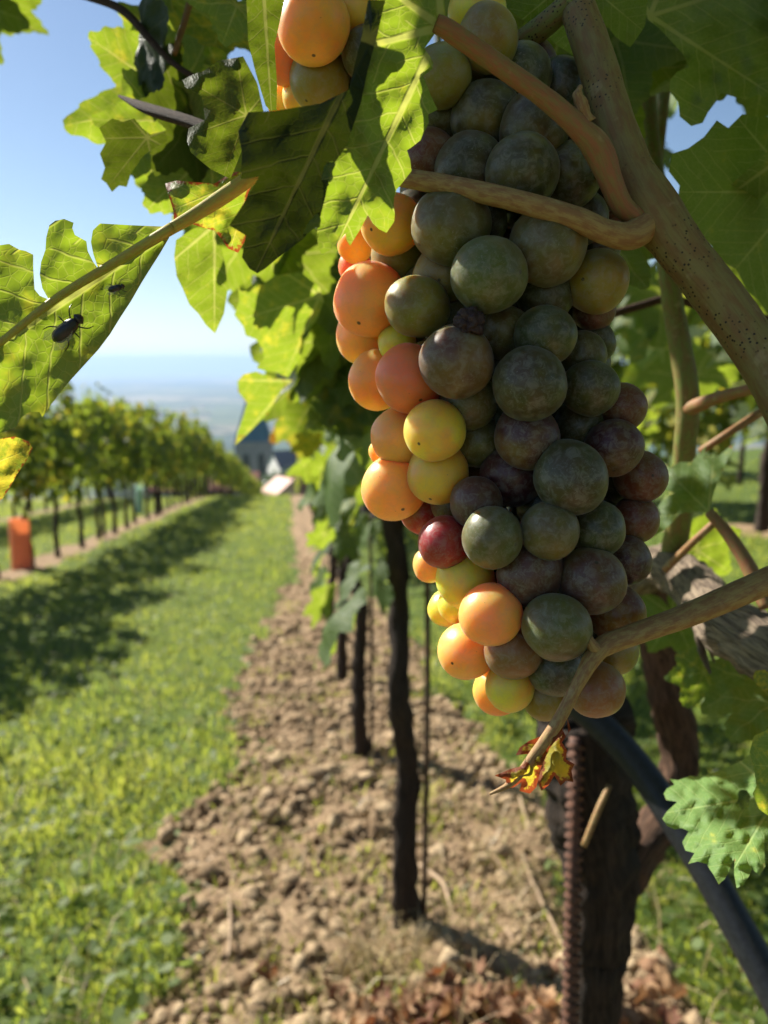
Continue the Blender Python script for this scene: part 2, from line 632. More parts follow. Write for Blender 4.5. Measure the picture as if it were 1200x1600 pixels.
# far ridge on the horizon
hv, hf = [], []
for k in range(121):
    a = math.radians(-60 + k)
    h = -30 + 150 * (fbm(np.array([k * .07]), np.array([2.0]), 4, 77)[0]) + 20
    for rad, z in ((13500, -175), (14000, h), (15500, h * .7)):
        hv.append((math.sin(a) * rad, math.cos(a) * rad, z))
for k in range(120):
    hf += [(3 * k, 3 * k + 1, 3 * k + 4, 3 * k + 3), (3 * k + 1, 3 * k + 2, 3 * k + 5, 3 * k + 4)]
tag(link('hills', mesh_from(hv, hf), mat=simple_mat('far_wood', (.05, .08, .04), .95, (.08, .10, .05), .002)), kind='structure')

# ------------------------------------------------------------------ grass, soil clods, litter
def blades(n, s, c, h, wdt, lean, tone):
    """n grass blades, each five vertices: two quads-worth of triangles, bent over"""
    base = np.stack([ALONG.x * s + ACROSS.x * c, ALONG.y * s + ACROSS.y * c, ground_z(s, c) - .006], -1)
    a = rng.uniform(0, 2 * PI, n)
    dirv = np.stack([np.cos(a), np.sin(a), np.zeros(n)], -1)
    b = rng.uniform(0, 2 * PI, n)
    side = np.stack([np.cos(b), np.sin(b), np.zeros(n)], -1) * (wdt / 2)[:, None]
    up = np.array([0, 0, 1.0])
    mid = base + up * (h * .55)[:, None] + dirv * (h * lean * .3)[:, None]
    tip = base + up * (h * (1 - .35 * lean))[:, None] + dirv * (h * lean)[:, None]
    V = np.stack([base - side, base + side, mid - side * .8, mid + side * .8, tip], 1).reshape(-1, 3)
    i = np.arange(n) * 5
    F = np.concatenate([np.stack([i, i + 1, i + 3], -1), np.stack([i, i + 3, i + 2], -1), np.stack([i + 2, i + 3, i + 4], -1)])
    return V, F, np.repeat(tone, 5)


def sample_sc(n, s0, s1, c0, c1, power=1.5):
    u = rng.uniform(0, 1, n)
    k = 1 - power
    s = (s0 ** k + u * (s1 ** k - s0 ** k)) ** (1 / k)
    return s, rng.uniform(c0, c1, n)


def keep_grass(s, c, thr=.45):
    return soil_mask(s, c) < thr


Vs, Fs, Ts, off = [], [], [], 0
for n, s0, s1, c0, c1, pw in ((150000, .55, 9, -6.6, -.1, 1.35), (70000, 8, 46, -12, 0, 1.3), (60000, .5, 5, .45, 3.4, 1.4), (26000, 4, 22, .8, 12, 1.3)):
    s, c = sample_sc(n, s0, s1, c0, c1, pw)
    k = keep_grass(s, c)
    s, c = s[k], c[k]
    n = len(s)
    patch = fbm(s * 1.7, c * 1.7, 3, 21)
    tuft = sstep(.45, .7, fbm(s * 5, c * 5, 2, 41))
    h = (.03 + .10 * rng.uniform(0, 1, n) ** 1.5) * (.35 + .6 * patch + 1.0 * tuft) * (1 + .35 * sstep(6, 20, s))
    w = rng.uniform(.0028, .0062, n) * (1 + 2.4 * sstep(5, 20, s))
    tone = np.clip(patch * .9 + rng.uniform(-.25, .5, n), 0, 1)
    v, f, t = blades(n, s, c, h, w, rng.uniform(.2, 1.1, n), tone)
    Vs.append(v); Fs.append(f + off); Ts.append(t); off += len(v)
# sparse tufts in the tilled soil
for k in range(300):
    s0, c0 = sample_sc(1, .9, 9, -.25, .75, 1.5)
    n = random.randint(6, 22)
    s, c = s0 + rng.normal(0, .03, n), c0 + rng.normal(0, .03, n)
    v, f, t = blades(n, s, c, rng.uniform(.02, .07, n), rng.uniform(.002, .005, n), rng.uniform(.3, 1.2, n), rng.uniform(.3, 1, n))
    Vs.append(v); Fs.append(f + off); Ts.append(t); off += len(v)
gme = fast_mesh(np.concatenate(Vs), np.concatenate(Fs), False, {'tone': np.concatenate(Ts)}, 'grass')
tag(link('grass', gme, mat=GRASS), 'bright green grass covering the lanes between the vine rows', 'grass', kind='stuff')

# low clover-like ground cover
s, c = sample_sc(26000, .6, 12, -6, 3.2, 1.5)
k = keep_grass(s, c, .75)
s, c = s[k], c[k]
n = len(s)
ctr = np.stack([ALONG.x * s + ACROSS.x * c, ALONG.y * s + ACROSS.y * c, ground_z(s, c) + rng.uniform(.01, .05, n)], -1)
rad = rng.uniform(.006, .014, n) * (1 + .8 * sstep(4, 12, s))
t1 = rng.normal(0, 1, (n, 3)); t1[:, 2] *= .4
t1 /= np.linalg.norm(t1, axis=1)[:, None]
t2 = np.cross(t1, rng.normal(0, .35, (n, 3)) + np.array([0, 0, 1.0])); t2 /= np.linalg.norm(t2, axis=1)[:, None]
V = []
for a in np.arange(6) * PI / 3:
    V.append(ctr + (t1 * math.cos(a) * 1.25 + t2 * math.sin(a)) * rad[:, None])
V = np.stack(V, 1).reshape(-1, 3)
i = np.arange(n) * 6
F = np.concatenate([np.stack([i, i + 1, i + 2], -1), np.stack([i, i + 2, i + 3], -1), np.stack([i, i + 3, i + 4], -1), np.stack([i, i + 4, i + 5], -1)])
tag(link('ground_cover', fast_mesh(V, F, False, {'tone': np.repeat(rng.uniform(.2, 1, n), 6)}), mat=COVER),
    'small broad leaved weeds growing low among the grass', 'weeds', kind='stuff')

# clods of tilled soil
def ico(sub):
    bm = bmesh.new()
    bmesh.ops.create_icosphere(bm, subdivisions=sub, radius=1)
    V = np.array([v.co[:] for v in bm.verts]); F = np.array([[v.index for v in f.verts] for f in bm.faces])
    bm.free()
    return V, F


def clods(n, s, c, rad, sub):
    v0, f0 = ico(sub)
    nv = len(v0)
    jit = 1 + rng.normal(0, .2, (n, nv, 1))
    q = rng.normal(0, 1, (n, 3, 3))
    q, _ = np.linalg.qr(q)
    sc3 = rng.uniform(.65, 1.25, (n, 1, 3))
    P = np.einsum('nij,vj->nvi', q, v0) * jit * sc3 * rad[:, None, None]
    P[:, :, 2] *= .8
    z = ground_z(s, c) + (fbm(s * 7, c * 7, 4, 11) - .47) * .085
    ctr = np.stack([ALONG.x * s + ACROSS.x * c, ALONG.y * s + ACROSS.y * c, z + rad * .25], -1)
    V = (P + ctr[:, None, :]).reshape(-1, 3)
    F = (f0[None] + (np.arange(n) * nv)[:, None, None]).reshape(-1, 3)
    return V, F


Vs, Fs, Ts, off = [], [], [], 0
for n, s0, s1, sub, r0 in ((16000, .7, 3.4, 1, .0038), (3600, .7, 3.6, 2, .0085), (9000, 2.0, 10, 1, .0085)):
    s, c = sample_sc(n, s0, s1, -.42, .85, 1.5)
    k = soil_mask(s, c) > .4
    s, c = s[k], c[k]
    rad = r0 * rng.lognormal(0, .55, len(s))
    v, f = clods(len(s), s, c, np.minimum(rad, .03), sub)
    Vs.append(v); Fs.append(f + off); off += len(v)
    Ts.append(np.repeat(rng.uniform(0, 1, len(s)), len(v) // len(s)))
tag(link('soil_clods', fast_mesh(np.concatenate(Vs), np.concatenate(Fs), True, {'tone': np.concatenate(Ts)}), mat=CLOD),
    'crumbly brown clods of tilled soil under the vine row', 'soil', kind='stuff')


# ------------------------------------------------------------------ leaves
def point_in_poly(x, y, poly):
    ins, j = False, len(poly) - 1
    for i in range(len(poly)):
        xi, yi = poly[i]; xj, yj = poly[j]
        if (yi > y) != (yj > y) and x < (xj - xi) * (y - yi) / (yj - yi) + xi:
            ins = not ins
        j = i
    return ins


def edge_dist(x, y, poly):
    p = np.array(poly); q = np.roll(p, -1, 0)
    d = q - p
    t = np.clip(((x - p[:, 0]) * d[:, 0] + (y - p[:, 1]) * d[:, 1]) / np.maximum((d ** 2).sum(1), 1e-12), 0, 1)
    return float(np.sqrt(((p + d * t[:, None] - np.array([x, y])) ** 2).sum(1).min()))


def fill_poly(poly, step, hole=None, seed=0):
    """triangulated polygon with inner points; returns 2-D points, triangles, distance to the rim"""
    r = random.Random(seed)
    pts = []
    n = len(poly)
    for i in range(n):
        a, b = poly[i], poly[(i + 1) % n]
        L = math.hypot(b[0] - a[0], b[1] - a[1])
        m = max(1, int(L / step))
        for k in range(m):
            t = k / m
            pts.append((a[0] + (b[0] - a[0]) * t, a[1] + (b[1] - a[1]) * t))
    rim = list(pts)
    xs, ys = [p[0] for p in poly], [p[1] for p in poly]
    y = min(ys)
    row = 0
    while y < max(ys):
        x = min(xs) + (step / 2 if row % 2 else 0)
        while x < max(xs):
            q = (x + r.uniform(-.15, .15) * step, y + r.uniform(-.15, .15) * step)
            if point_in_poly(*q, poly) and edge_dist(*q, rim) > step * .55:
                pts.append(q)
            x += step
        y += step * .87
        row += 1
    nr = len(rim)
    edges = [(i, (i + 1) % nr) for i in range(nr)]
    vo, _, fo, _, _, _ = delaunay_2d_cdt([Vector(p) for p in pts], edges, [list(range(nr))], 1, 1e-6)
    P = [(v.x, v.y) for v in vo]
    F = []
    for f in fo:
        cx, cy = sum(P[i][0] for i in f) / 3, sum(P[i][1] for i in f) / 3
        if hole and point_in_poly(cx, cy, hole):
            continue
        F.append(tuple(f))
    ed = [edge_dist(p[0], p[1], rim) for p in P]
    if hole:
        ed = [min(e, edge_dist(p[0], p[1], hole)) for e, p in zip(ed, P)]
    return P, F, ed


KEYS = [(0, 1.0), (13, .80), (27, .60), (38, .74), (50, .90), (64, .72), (78, .56), (90, .66), (103, .74), (122, .62), (140, .60), (158, .50), (171, .30), (180, .06)]


def leaf_outline(seed, teeth=44, amp=.065, n=176):
    r = random.Random(seed)
    ks = [(a, v * r.uniform(.92, 1.08)) for a, v in KEYS]
    ks2 = [(a, v * r.uniform(.92, 1.08)) for a, v in KEYS]
    ks2[0] = ks[0]; ks2[-1] = ks[-1]
    out = []
    for i in range(n):
        a = -180 + 360 * (i + .5) / n
        kk = ks if a >= 0 else ks2
        rad = float(np.interp(abs(a), [q[0] for q in kk], [q[1] for q in kk]))
        ph = (abs(a) / 360 * teeth) % 1
        if abs(a) < 160:
            rad *= 1 + amp * (1 - abs(ph - .5) * 2 - .4) * (1 + .4 * math.sin(i * 1.7 + seed))
        out.append((rad * math.sin(math.radians(a)), rad * math.cos(math.radians(a))))
    return out


def leaf_mesh(seed, n=176, step=.075, fold=.25, curl=.25, wave=.05):
    """one vine leaf, petiole end at the origin, tip along +Y, upper face +Z, unit length"""
    poly = leaf_outline(seed, n=n, teeth=44 if n > 100 else 22, amp=.065 if n > 100 else .09)
    P, F, ed = fill_poly(poly, step, seed=seed)
    V = []
    for x, y in P:
        rr = math.hypot(x, y)
        z = fold * (abs(x) ** 1.15) * .8 - curl * rr * rr * .6
        z += wave * 2 * noise.noise(Vector((x * 2.4, y * 2.4, seed * 3.1)))
        z += wave * noise.noise(Vector((x * 6, y * 6, seed * 1.7)))
        V.append((x, y, z))
    F2 = []
    for f in F:
        a, b, c = (Vector((*P[i], 0)) for i in f)
        F2.append(f if (b - a).cross(c - a).z > 0 else f[::-1])
    return mesh_from(V, F2, 'leaf', True, {'edge': [e * 6 for e in ed]}, P)


LEAF_HI = [leaf_mesh(k, 176, .075, random.uniform(-.15, .35), random.uniform(.05, .5), .06) for k in range(6)]
LEAF_LO = [leaf_mesh(20 + k, 72, .17, random.uniform(-.2, .45), random.uniform(.0, .7), .08) for k in range(7)]
for me in LEAF_HI + LEAF_LO:
    me.materials.append(LEAF)


def leaf_object(parent, base, tipdir, normal, size, meshes, color, name='leaf'):
    o = bpy.data.objects.new(name, random.choice(meshes))
    C.objects.link(o)
    y = Vector(tipdir).normalized()
    z = Vector(normal)
    z = (z - y * z.dot(y)).normalized()
    x = y.cross(z)
    M = Matrix((x, y, z)).transposed().to_4x4()
    o.parent = parent
    b = Vector(base)
    q = parent
    while q is not None:
        b = b - Vector(q.location)
        q = q.parent
    o.matrix_basis = Matrix.Translation(b) @ M @ Matrix.Scale(size, 4)
    o.color = (*color, 1)
    return o


def px_leaf(parent, base, tip, roll=0.0, tilt=0.0, under=False, color=(.2, .1, 1), meshes=None, size=None):
    """generic leaf from a base (px, py, depth) to a tip (px, py, depth); roll turns it about its midrib"""
    b, t = at(*base), at(*tip)
    d = t - b
    view = (CAM - (b + t) / 2).normalized()
    nrm = view if not under else -view
    nrm = Quaternion(d.normalized(), math.radians(roll)) @ nrm
    return leaf_object(parent, b, d, nrm, size or d.length, meshes or LEAF_HI, color)


def traced_leaf(parent, polys, color, name='leaf', label=None):
    """leaf with an individual torn or folded outline. polys: dicts with poly, base, tip (px), d0, gx, gy (depth and its slope per 100 px), under, wave, hole"""
    V, F, E, UV, UN = [], [], [], [], []
    org = None
    for q in polys:
        b, t = np.array(q['base'], float), np.array(q['tip'], float)
        L = np.linalg.norm(t - b)
        ax = (t - b) / L
        P, FF, ed = fill_poly(q['poly'], q.get('step', 11), q.get('hole'), q.get('seed', 1))
        off = len(V)
        pts = []
        for (x, y), e in zip(P, ed):
            u, v = (x - b[0]) / 100, (y - b[1]) / 100
            d = q['d0'] + q.get('gx', 0) * u + q.get('gy', 0) * v
            d += q.get('cx', 0) * u * u + q.get('cy', 0) * v * v
            d += q.get('wave', .004) * (noise.noise(Vector((x * .018, y * .018, q.get('seed', 1) * 2.3))) + .5 * noise.noise(Vector((x * .05, y * .05, 4.4))))
            if q.get('pucker'):
                d += q['pucker'] * noise.noise(Vector((x * .09, y * .09, 1.2)))
            if q.get('curl'):
                d += q['curl'] * max(0, 1 - e / 22) ** 2
            p = at(x, y, d)
            if org is None:
                org = at(b[0], b[1], q['d0'])
            pts.append(p)
            V.append(p - org)
            w = np.array([x, y]) - b
            UV.append(((w[0] * -ax[1] + w[1] * ax[0]) / L * (1 if q.get('under') else -1), (w[0] * ax[0] + w[1] * ax[1]) / L))
            E.append(e / L * 6)
        for f in FF:
            a, bb, c = (pts[i] for i in f)
            nrm = (bb - a).cross(c - a)
            facing = nrm.dot(CAM - a) > 0
            if facing == bool(q.get('under')):
                f = f[::-1]
            F.append(tuple(i + off for i in f))
    me = mesh_from(V, F, 'leaf', True, {'edge': E}, UV)
    me.materials.append(LEAF)
    o = link(name, me, parent, org)
    o.color = (*color, 1)
    if label:
        o['label'] = label
    return o


# foliage of a whole vine as one crown (for vines too far away to show single leaves)
def crown_mesh(seed, nleaf, size, sx, sy, z0, z1):
    r = np.random.default_rng(seed)
    ang = np.radians([-180, -150, -125, -103, -78, -50, -25, 0, 25, 50, 78, 103, 125, 150])
    rad = np.array([.08, .5, .55, .72, .52, .88, .6, 1.0, .6, .88, .52, .72, .55, .5])
    m = len(ang)
    V, F, UV, TN, YL, ED = [], [], [], [], [], []
    for k in range(nleaf):
        y, z = r.uniform(-sy, sy), z0 + (z1 - z0) * r.uniform(0, 1) ** .85
        hw = sx * (.55 + .45 * math.sin(PI * min(1, max(0, (z - z0) / (z1 - z0))))) * (.75 + .5 * noise.noise(Vector((y * 3, z * 3, seed))))
        side = 1 if r.random() < .5 else -1
        x = side * hw * r.uniform(.35, 1.05)
        if r.random() < .16:
            z += r.uniform(-.2, .4)
        nrm = Vector((side * r.uniform(.2, 1.2) + r.normal(0, .35), r.normal(0, .5), r.uniform(-.1, .9)))
        tip = Vector((side * .4 + r.normal(0, .3), r.normal(0, .55), -r.uniform(.2, 1.1)))
        nrm.normalize()
        tip = (tip - nrm * tip.dot(nrm)).normalized()
        xx = tip.cross(nrm)
        s = size * r.uniform(.6, 1.15)
        o = len(V)
        bend = r.uniform(.0, .35)
        V.append((x, y, z)); UV.append((0, 0)); ED.append(1)
        c0 = Vector((x, y, z))
        for a, q in zip(ang, rad):
            q = q * r.uniform(.88, 1.1)
            u, v = q * math.sin(a), q * math.cos(a)
            V.append(c0 + (xx * u + tip * v + nrm * (bend * (abs(u) - v * v * .6))) * s)
            UV.append((u, v)); ED.append(.35)
        for i in range(m):
            F.append((o, o + 1 + (i + 1) % m, o + 1 + i))
        tn, yl = r.uniform(.65, 1.25), max(0, r.normal(.12, .25))
        TN += [tn] * (m + 1); YL += [yl] * (m + 1)
    me = mesh_from(V, F, 'crown', False, {'tone': TN, 'yellow': YL, 'edge': ED}, UV)
    me.materials.append(CROWN)
    return me


def trunk_mesh(seed, h, r0=.024, lean=.04, arms=True):
    r = random.Random(seed)
    pts = [Vector((0, 0, -.08))]
    rad = [r0 * 1.35]
    for k in range(1, 6):
        t = k / 5
        pts.append(Vector((r.uniform(-1, 1) * lean * t, r.uniform(-1, 1) * lean * t, h * t)))
        rad.append(r0 * (1.12 - .35 * t + (.18 if k == 5 else 0)))
    return tube_mesh(pts, rad, 14, 9, .42, 60, 5, .10, seed, origin=(0, 0, 0))


CROWNS = [crown_mesh(100 + k, 400, .12, .36, .52, .95, 2.25 + .12 * k) for k in range(4)]
TRUNKS = [trunk_mesh(200 + k, 1.2, .034, .07) for k in range(4)]
for me in TRUNKS:
    me.materials.append(BARK)
ROW_ROT = math.atan2(.126, .992)


def far_vine(s, c, label, group, k, h=0.0, scl=1.0, drop=0.0):
    e = empty('grapevine', sc_point(s, c), label, 'grapevine', group)
    e.rotation_euler.z = ROW_ROT + (PI if k % 2 else 0)
    e.scale = (scl, scl, scl)
    for nm, pool in (('trunk', TRUNKS), ('crown', CROWNS)):
        o = bpy.data.objects.new(nm, pool[(k * 7 + k // 4) % 4])
        C.objects.link(o)
        o.parent = e
        if nm == 'crown':
            o.location.z = -drop
            o.scale = (random.uniform(.9, 1.15), 1.02, random.uniform(.93, 1.08))
    return e


POST = simple_mat('weathered_post', (.10, .085, .07), .85, (.05, .042, .036), 40, .5, .003, .2, (1, 1, .1))
post_me = tube_mesh([Vector((0, 0, -.1)), Vector((.004, .003, 1.0)), Vector((.0, .006, 2.25))], [.036, .034, .032], 10, 6, .06, 30)
k = 0
s = 4.4
while s < 88:
    far_vine(s, ROWS[1] + random.uniform(-.05, .05), 'dark trunked leafy vine in the row across the grass lane' if s > 12.5 else 'leafy vine near the orange guard tube, beginning of the row across the lane', 'vines of the row across the lane' if s > 12.5 else 'vines by the orange guard tube', k, scl=random.uniform(.94, 1.14))
    if k % 5 == 3:
        o = link('vine_post', post_me, None, sc_point(s + .5, ROWS[1]), POST)
        tag(o, 'thick weathered trellis post standing in the row across the lane', 'post', 'trellis posts across the lane')
    k += 1
    s += 1.12 if s < 45 else 1.5
k, s = 1, 9.0
while s < 62:
    far_vine(s, ROWS[2] + random.uniform(-.05, .05), 'half hidden vine in the second row beyond the grass lane', 'vines of the second row beyond the lane', k)
    k += 1
    s += 1.2
k, s = 2, 2.6
while s < 16:
    far_vine(s, ROWS[3] + random.uniform(-.05, .05), 'sunlit vine of the row behind the hanging grape bunch', 'vines of the row behind the bunch', k, scl=1.1, drop=.36)
    k += 1
    s += 1.1
k, s = 2, 5.0
while s < 22:
    far_vine(s, 7.2, 'far vine beyond the row behind the grape bunch', 'far vines behind the bunch', k, scl=1.1, drop=.3)
    k += 1
    s += 1.2


# ------------------------------------------------------------------ the near vines of our own row, leaf by leaf
def row_vine(s, c, label, nleaf, seed, h=.96, r0=.024, meshes=LEAF_LO, extra_stake=True):
    r = random.Random(seed)
    e = empty('grapevine', sc_point(s, c), label, 'grapevine')
    o = bpy.data.objects.new('trunk', trunk_mesh(seed, h, r0, .055))
    o.data.materials.append(BARK)
    C.objects.link(o)
    o.parent = e
    base = Vector(e.location)
    dn = Vector((ALONG.x, ALONG.y, -.17)).normalized()
    # the arm tied along the wire, and upright canes
    pts = [Vector((0, 0, h * .97)) + dn * (q * .55) + Vector((0, 0, .02 * math.sin(q * 3))) for q in (-1, -.4, .1, .6, 1)]
    link('arm', tube_mesh([p + base for p in pts], [.008, .011, .013, .011, .008], 8, 5, .2, 60, seed=seed), e, base + pts[0], BARK)
    for q in range(5):
        p = base + Vector((0, 0, h)) + dn * r.uniform(-.5, .5)
        a, b = ACROSS * r.uniform(-.12, .12), ALONG * r.uniform(-.1, .1)
        link('cane', tube_mesh([p, p + a * .5 + Vector((0, 0, .5)), p + a + b + Vector((0, 0, 1.15))], [.0055, .0045, .003], 7, 6, .05, 60), e, p, CANE_GREEN)
    for q in range(nleaf):
        side = -1 if r.random() < .62 else 1
        zz = .80 + 1.2 * r.random()
        hw = .09 + .12 * min(1, (zz - .5) * 1.6)
        p = base + ALONG * r.uniform(-.6, .6) + ACROSS * (side * hw * r.uniform(.35, 1.1)) + Vector((0, 0, zz))
        v_ = p - CAM
        f_ = v_.dot(_F)
        if f_ > .1 and 600 + FPX * v_.dot(_R) / f_ < 500 and 600 < 800 - FPX * v_.dot(_U) / f_ < 860:
            p = p + ACROSS * (.1 * f_)
        nrm = ACROSS * side * r.uniform(.3, 1.2) + ALONG * r.gauss(-.15, .5) + Vector((0, 0, r.uniform(0, .9)))
        tip = ACROSS * side * .45 + ALONG * r.gauss(0, .5) + Vector((0, 0, -r.uniform(.2, 1.1)))
        leaf_object(e, p, tip, nrm, r.uniform(.05, .095), meshes, (max(0, r.gauss(.03, .2)), max(0, r.gauss(.0, .12)), r.uniform(.6, 1.2)))
    return e


RV = [row_vine(1.42, .235, 'slim dark vine trunk standing nearest beyond the hanging bunch', 120, 31),
      row_vine(2.50, .235, 'second dark vine trunk down the tilled strip', 130, 32),
      row_vine(3.58, .235, 'third vine down the tilled strip with leaves hanging low', 130, 33),
      row_vine(4.66, .235, 'fourth vine down the tilled strip', 110, 34)]
k, s = 0, 5.74
while s < 60:
    far_vine(s, .5, 'far vine of the same row as the hanging bunch', 'far vines of our own row', k, scl=.92).scale.x = .55
    k += 1
    s += 1.12
for k, s in enumerate((-1.05, -2.15, -3.2)):
    far_vine(s, .26, 'unseen vine added for shade behind the photographer', 'added vines behind the photographer', k)  # unseen vines added to block sky light from behind
for i, (s, nm) in enumerate(((1.42, 'nearest'), (2.5, 'second'))):
    p = sc_point(s, .27)
    link('stake', tube_mesh([p + Vector((.018, 0, -.1)), p + Vector((.02, 0, .5)), p + Vector((.01, 0, 1.1))], [.006, .006, .006], 8, 4), RV[i], p, simple_mat('stake_steel_' + nm, (.05, .04, .035), .6, (.09, .05, .03), 60, .2))

# ------------------------------------------------------------------ the vine in front: trunk, arms, canes, leaves
VB = sc_point(.52, .235)
vine = empty('grapevine', VB, 'vine in front with olive canes, torn leaves and a forked dark trunk', 'grapevine')


def down_to_ground(px, py, d):
    return at(px, py, d)


p0 = at(900, 1118, .50); p1 = at(918, 1230, .505); p2 = at(938, 1350, .51); p3 = at(934, 1480, .52); p4 = at(925, 1600, .53)
p5 = Vector((p4.x - .005, p4.y + .02, ground_z(.52, .235) + .15)); p6 = Vector((p4.x, p4.y + .03, ground_z(.52, .235) - .08))
link('trunk', tube_mesh([p0, p1, p2, p3, p4, p5, p6], [.027, .029, .025, .0195, .0175, .020, .028], 24, 12, .22, 70, 7, .07, 3, origin=p2), vine, p2, BARK)
px_tube('trunk_fork', vine, [(955, 1400, 60, .52), (1000, 1330, 62, .53), (1040, 1265, 58, .55), (1062, 1190, 56, .56), (1046, 1090, 62, .55), (1030, 1000, 66, .53), (1012, 930, 74, .50), (1000, 880, 70, .48)], BARK_RED, seg=20, per=10, rough=.2, freq=80, ridges=6, ridge_amp=.06)
px_tube('trunk_head', vine, [(845, 1095, 40, .50), (880, 1120, 90, .50), (930, 1130, 100, .50), (985, 1120, 60, .50)], BARK, seg=18, per=8, rough=.35, freq=70)
arm = px_tube('arm', vine, [(985, 905, 66, .47), (1030, 885, 64, .43), (1075, 908, 70, .385), (1118, 962, 84, .335), (1165, 992, 96, .30), (1240, 1040, 104, .27), (1330, 1110, 104, .24)], BARK_GREY, seg=28, per=12, rough=.16, freq=90, ridges=9, ridge_amp=.07)
for a in ([(1100, 968, 26, .327), (1094, 990, 30, .325), (1098, 1020, 26, .323), (1110, 1052, 8, .322)], [(1112, 985, 14, .32), (1108, 1005, 16, .318), (1116, 1035, 6, .317)], [(1040, 920, 10, .40), (1052, 926, 12, .39), (1072, 940, 5, .38)]):
    px_tube('bark_flake', arm, a, BARK_GREY, seg=8, per=6, rough=.5, freq=200, flat=.4)

px_tube('cane', vine, [(905, 20, 54, .185), (930, 90, 58, .18), (958, 185, 60, .175), (988, 268, 66, .172), (1022, 330, 80, .170), (1070, 398, 72, .168), (1130, 475, 74, .166), (1190, 560, 74, .162), (1260, 690, 74, .155)], CANE, seg=28, per=10, rough=.035, freq=160)
px_tube('cane', vine, [(1020, 345, 52, .170), (985, 368, 44, .166), (945, 362, 38, .164), (900, 342, 36, .163), (800, 312, 33, .164), (700, 290, 31, .168), (620, 276, 28, .172), (560, 268, 26, .176)], CANE_PALE, seg=20, per=10, rough=.03, freq=200)
px_tube('petiole', vine, [(1000, 345, 30, .168), (972, 322, 34, .166), (955, 285, 36, .164), (935, 235, 44, .162), (905, 200, 36, .160), (850, 152, 31, .158), (770, 95, 30, .155), (705, 50, 30, .152), (680, 36, 26, .151)], CANE_RED, seg=20, per=10, rough=.03, freq=200)
px_tube('bud_scale', vine, [(918, 192, 24, .160), (908, 166, 20, .159), (903, 148, 15, .159), (908, 134, 6, .159)], CANE_PALE, seg=10, per=6, rough=.5, freq=400)
px_tube('petiole', vine, [(775, 95, 26, .20), (810, 70, 34, .195), (850, 40, 36, .19), (890, 5, 34, .185)], CANE_GREEN, seg=14, per=8)
px_tube('cane', vine, [(1000, -20, 30, .34), (1008, 90, 28, .34), (1015, 210, 28, .34), (1035, 350, 30, .34), (1052, 480, 32, .345), (1074, 612, 36, .35), (1070, 700, 34, .36), (1064, 790, 36, .38), (1050, 880, 40, .42)], CANE_GREEN, seg=16, per=8, rough=.06, freq=90)
px_tube('cane', vine, [(1055, 60, 22, .36), (1040, 130, 20, .36), (1030, 220, 18, .36), (1022, 300, 18, .37)], CANE_GREEN, seg=12, per=8)
px_tube('cane', vine, [(930, 500, 12, .40), (1000, 478, 13, .40), (1050, 468, 13, .40), (1130, 488, 13, .40), (1210, 500, 12, .4)], BARK_RED, seg=10, per=8)
px_tube('cane', vine, [(1240, 590, 20, .30), (1180, 606, 19, .31), (1120, 622, 20, .33), (1070, 641, 26, .353)], CANE_RED, seg=12, per=8)
px_tube('cane', vine, [(1240, 615, 13, .36), (1180, 650, 13, .37), (1130, 682, 12, .37), (1095, 705, 12, .38)], CANE_RED, seg=10, per=8)
low = px_tube('cane', vine, [(1260, 885, 44, .180), (1190, 912, 42, .180), (1090, 955, 38, .176), (1000, 988, 34, .172), (950, 1006, 34, .168), (930, 1022, 30, .166), (905, 1065, 21, .164), (870, 1130, 20, .163), (835, 1180, 17, .163), (800, 1222, 11, .163), (765, 1241, 4, .163)], CANE_PALE, seg=20, per=10, rough=.035, freq=220)
px_tube('node', low, [(938, 1018, 20, .166), (926, 1010, 18, .165), (919, 996, 13, .165), (914, 986, 6, .166)], CANE_PALE, seg=10, per=6, rough=.4, freq=500)
px_tube('petiole', vine, [(1108, 800, 16, .30), (1140, 838, 20, .295), (1172, 890, 24, .29), (1200, 950, 26, .285)], CANE_RED, seg=12, per=8)
px_tube('petiole', vine, [(1115, 818, 12, .34), (1080, 850, 12, .35), (1040, 890, 12, .37)], CANE_RED, seg=10, per=8)
px_tube('cane', vine, [(120, -10, 10, .30), (188, 14, 13, .29), (238, 66, 11, .28), (272, 100, 9, .275), (320, 130, 9, .27)], BARK_RED, seg=10, per=8)
px_tube('petiole', vine, [(300, -10, 11, .29), (288, 35, 10, .285), (272, 84, 9, .28)], CANE_RED, seg=10, per=8)
px_tube('petiole', vine, [(186, 150, 4, .25), (230, 170, 17, .24), (300, 192, 19, .225), (390, 228, 20, .21)], BARK_RED, seg=12, per=8)

# --- leaves traced one by one
L1 = [(258, 354), (208, 352), (156, 349), (145, 360), (142, 378), (146, 398), (154, 421), (145, 408), (137, 392), (135, 377), (117, 367), (113, 356), (115, 348), (100, 342), (86, 345), (77, 352), (72, 372), (71, 390), (64, 410), (62, 429), (66, 450), (76, 468), (62, 462), (54, 452), (52, 420), (52, 398), (40, 392), (30, 390), (14, 381), (0, 383), (-60, 400), (-140, 480), (-150, 560), (-110, 640), (-40, 690), (0, 677), (25, 667), (33, 652), (46, 644), (62, 644), (66, 652), (79, 633), (95, 612), (112, 592), (154, 546), (172, 522), (188, 496), (205, 470), (221, 442), (236, 418), (250, 396), (264, 372), (268, 358)]
big = traced_leaf(vine, [dict(poly=L1, base=(268, 357), tip=(-95, 605), d0=.178, gx=.006, gy=-.004, under=True, wave=.003, step=9, curl=-.001, seed=2)], (.22, .08, 1.05), label='big torn backlit leaf with a thick midrib')
px_tube('midrib', big, [(268, 357, 18, .1755), (180, 410, 15, .1695), (90, 465, 13, .162), (0, 535, 11, .154), (-60, 580, 9, .150)], PETIOLE_Y, seg=12, per=8)
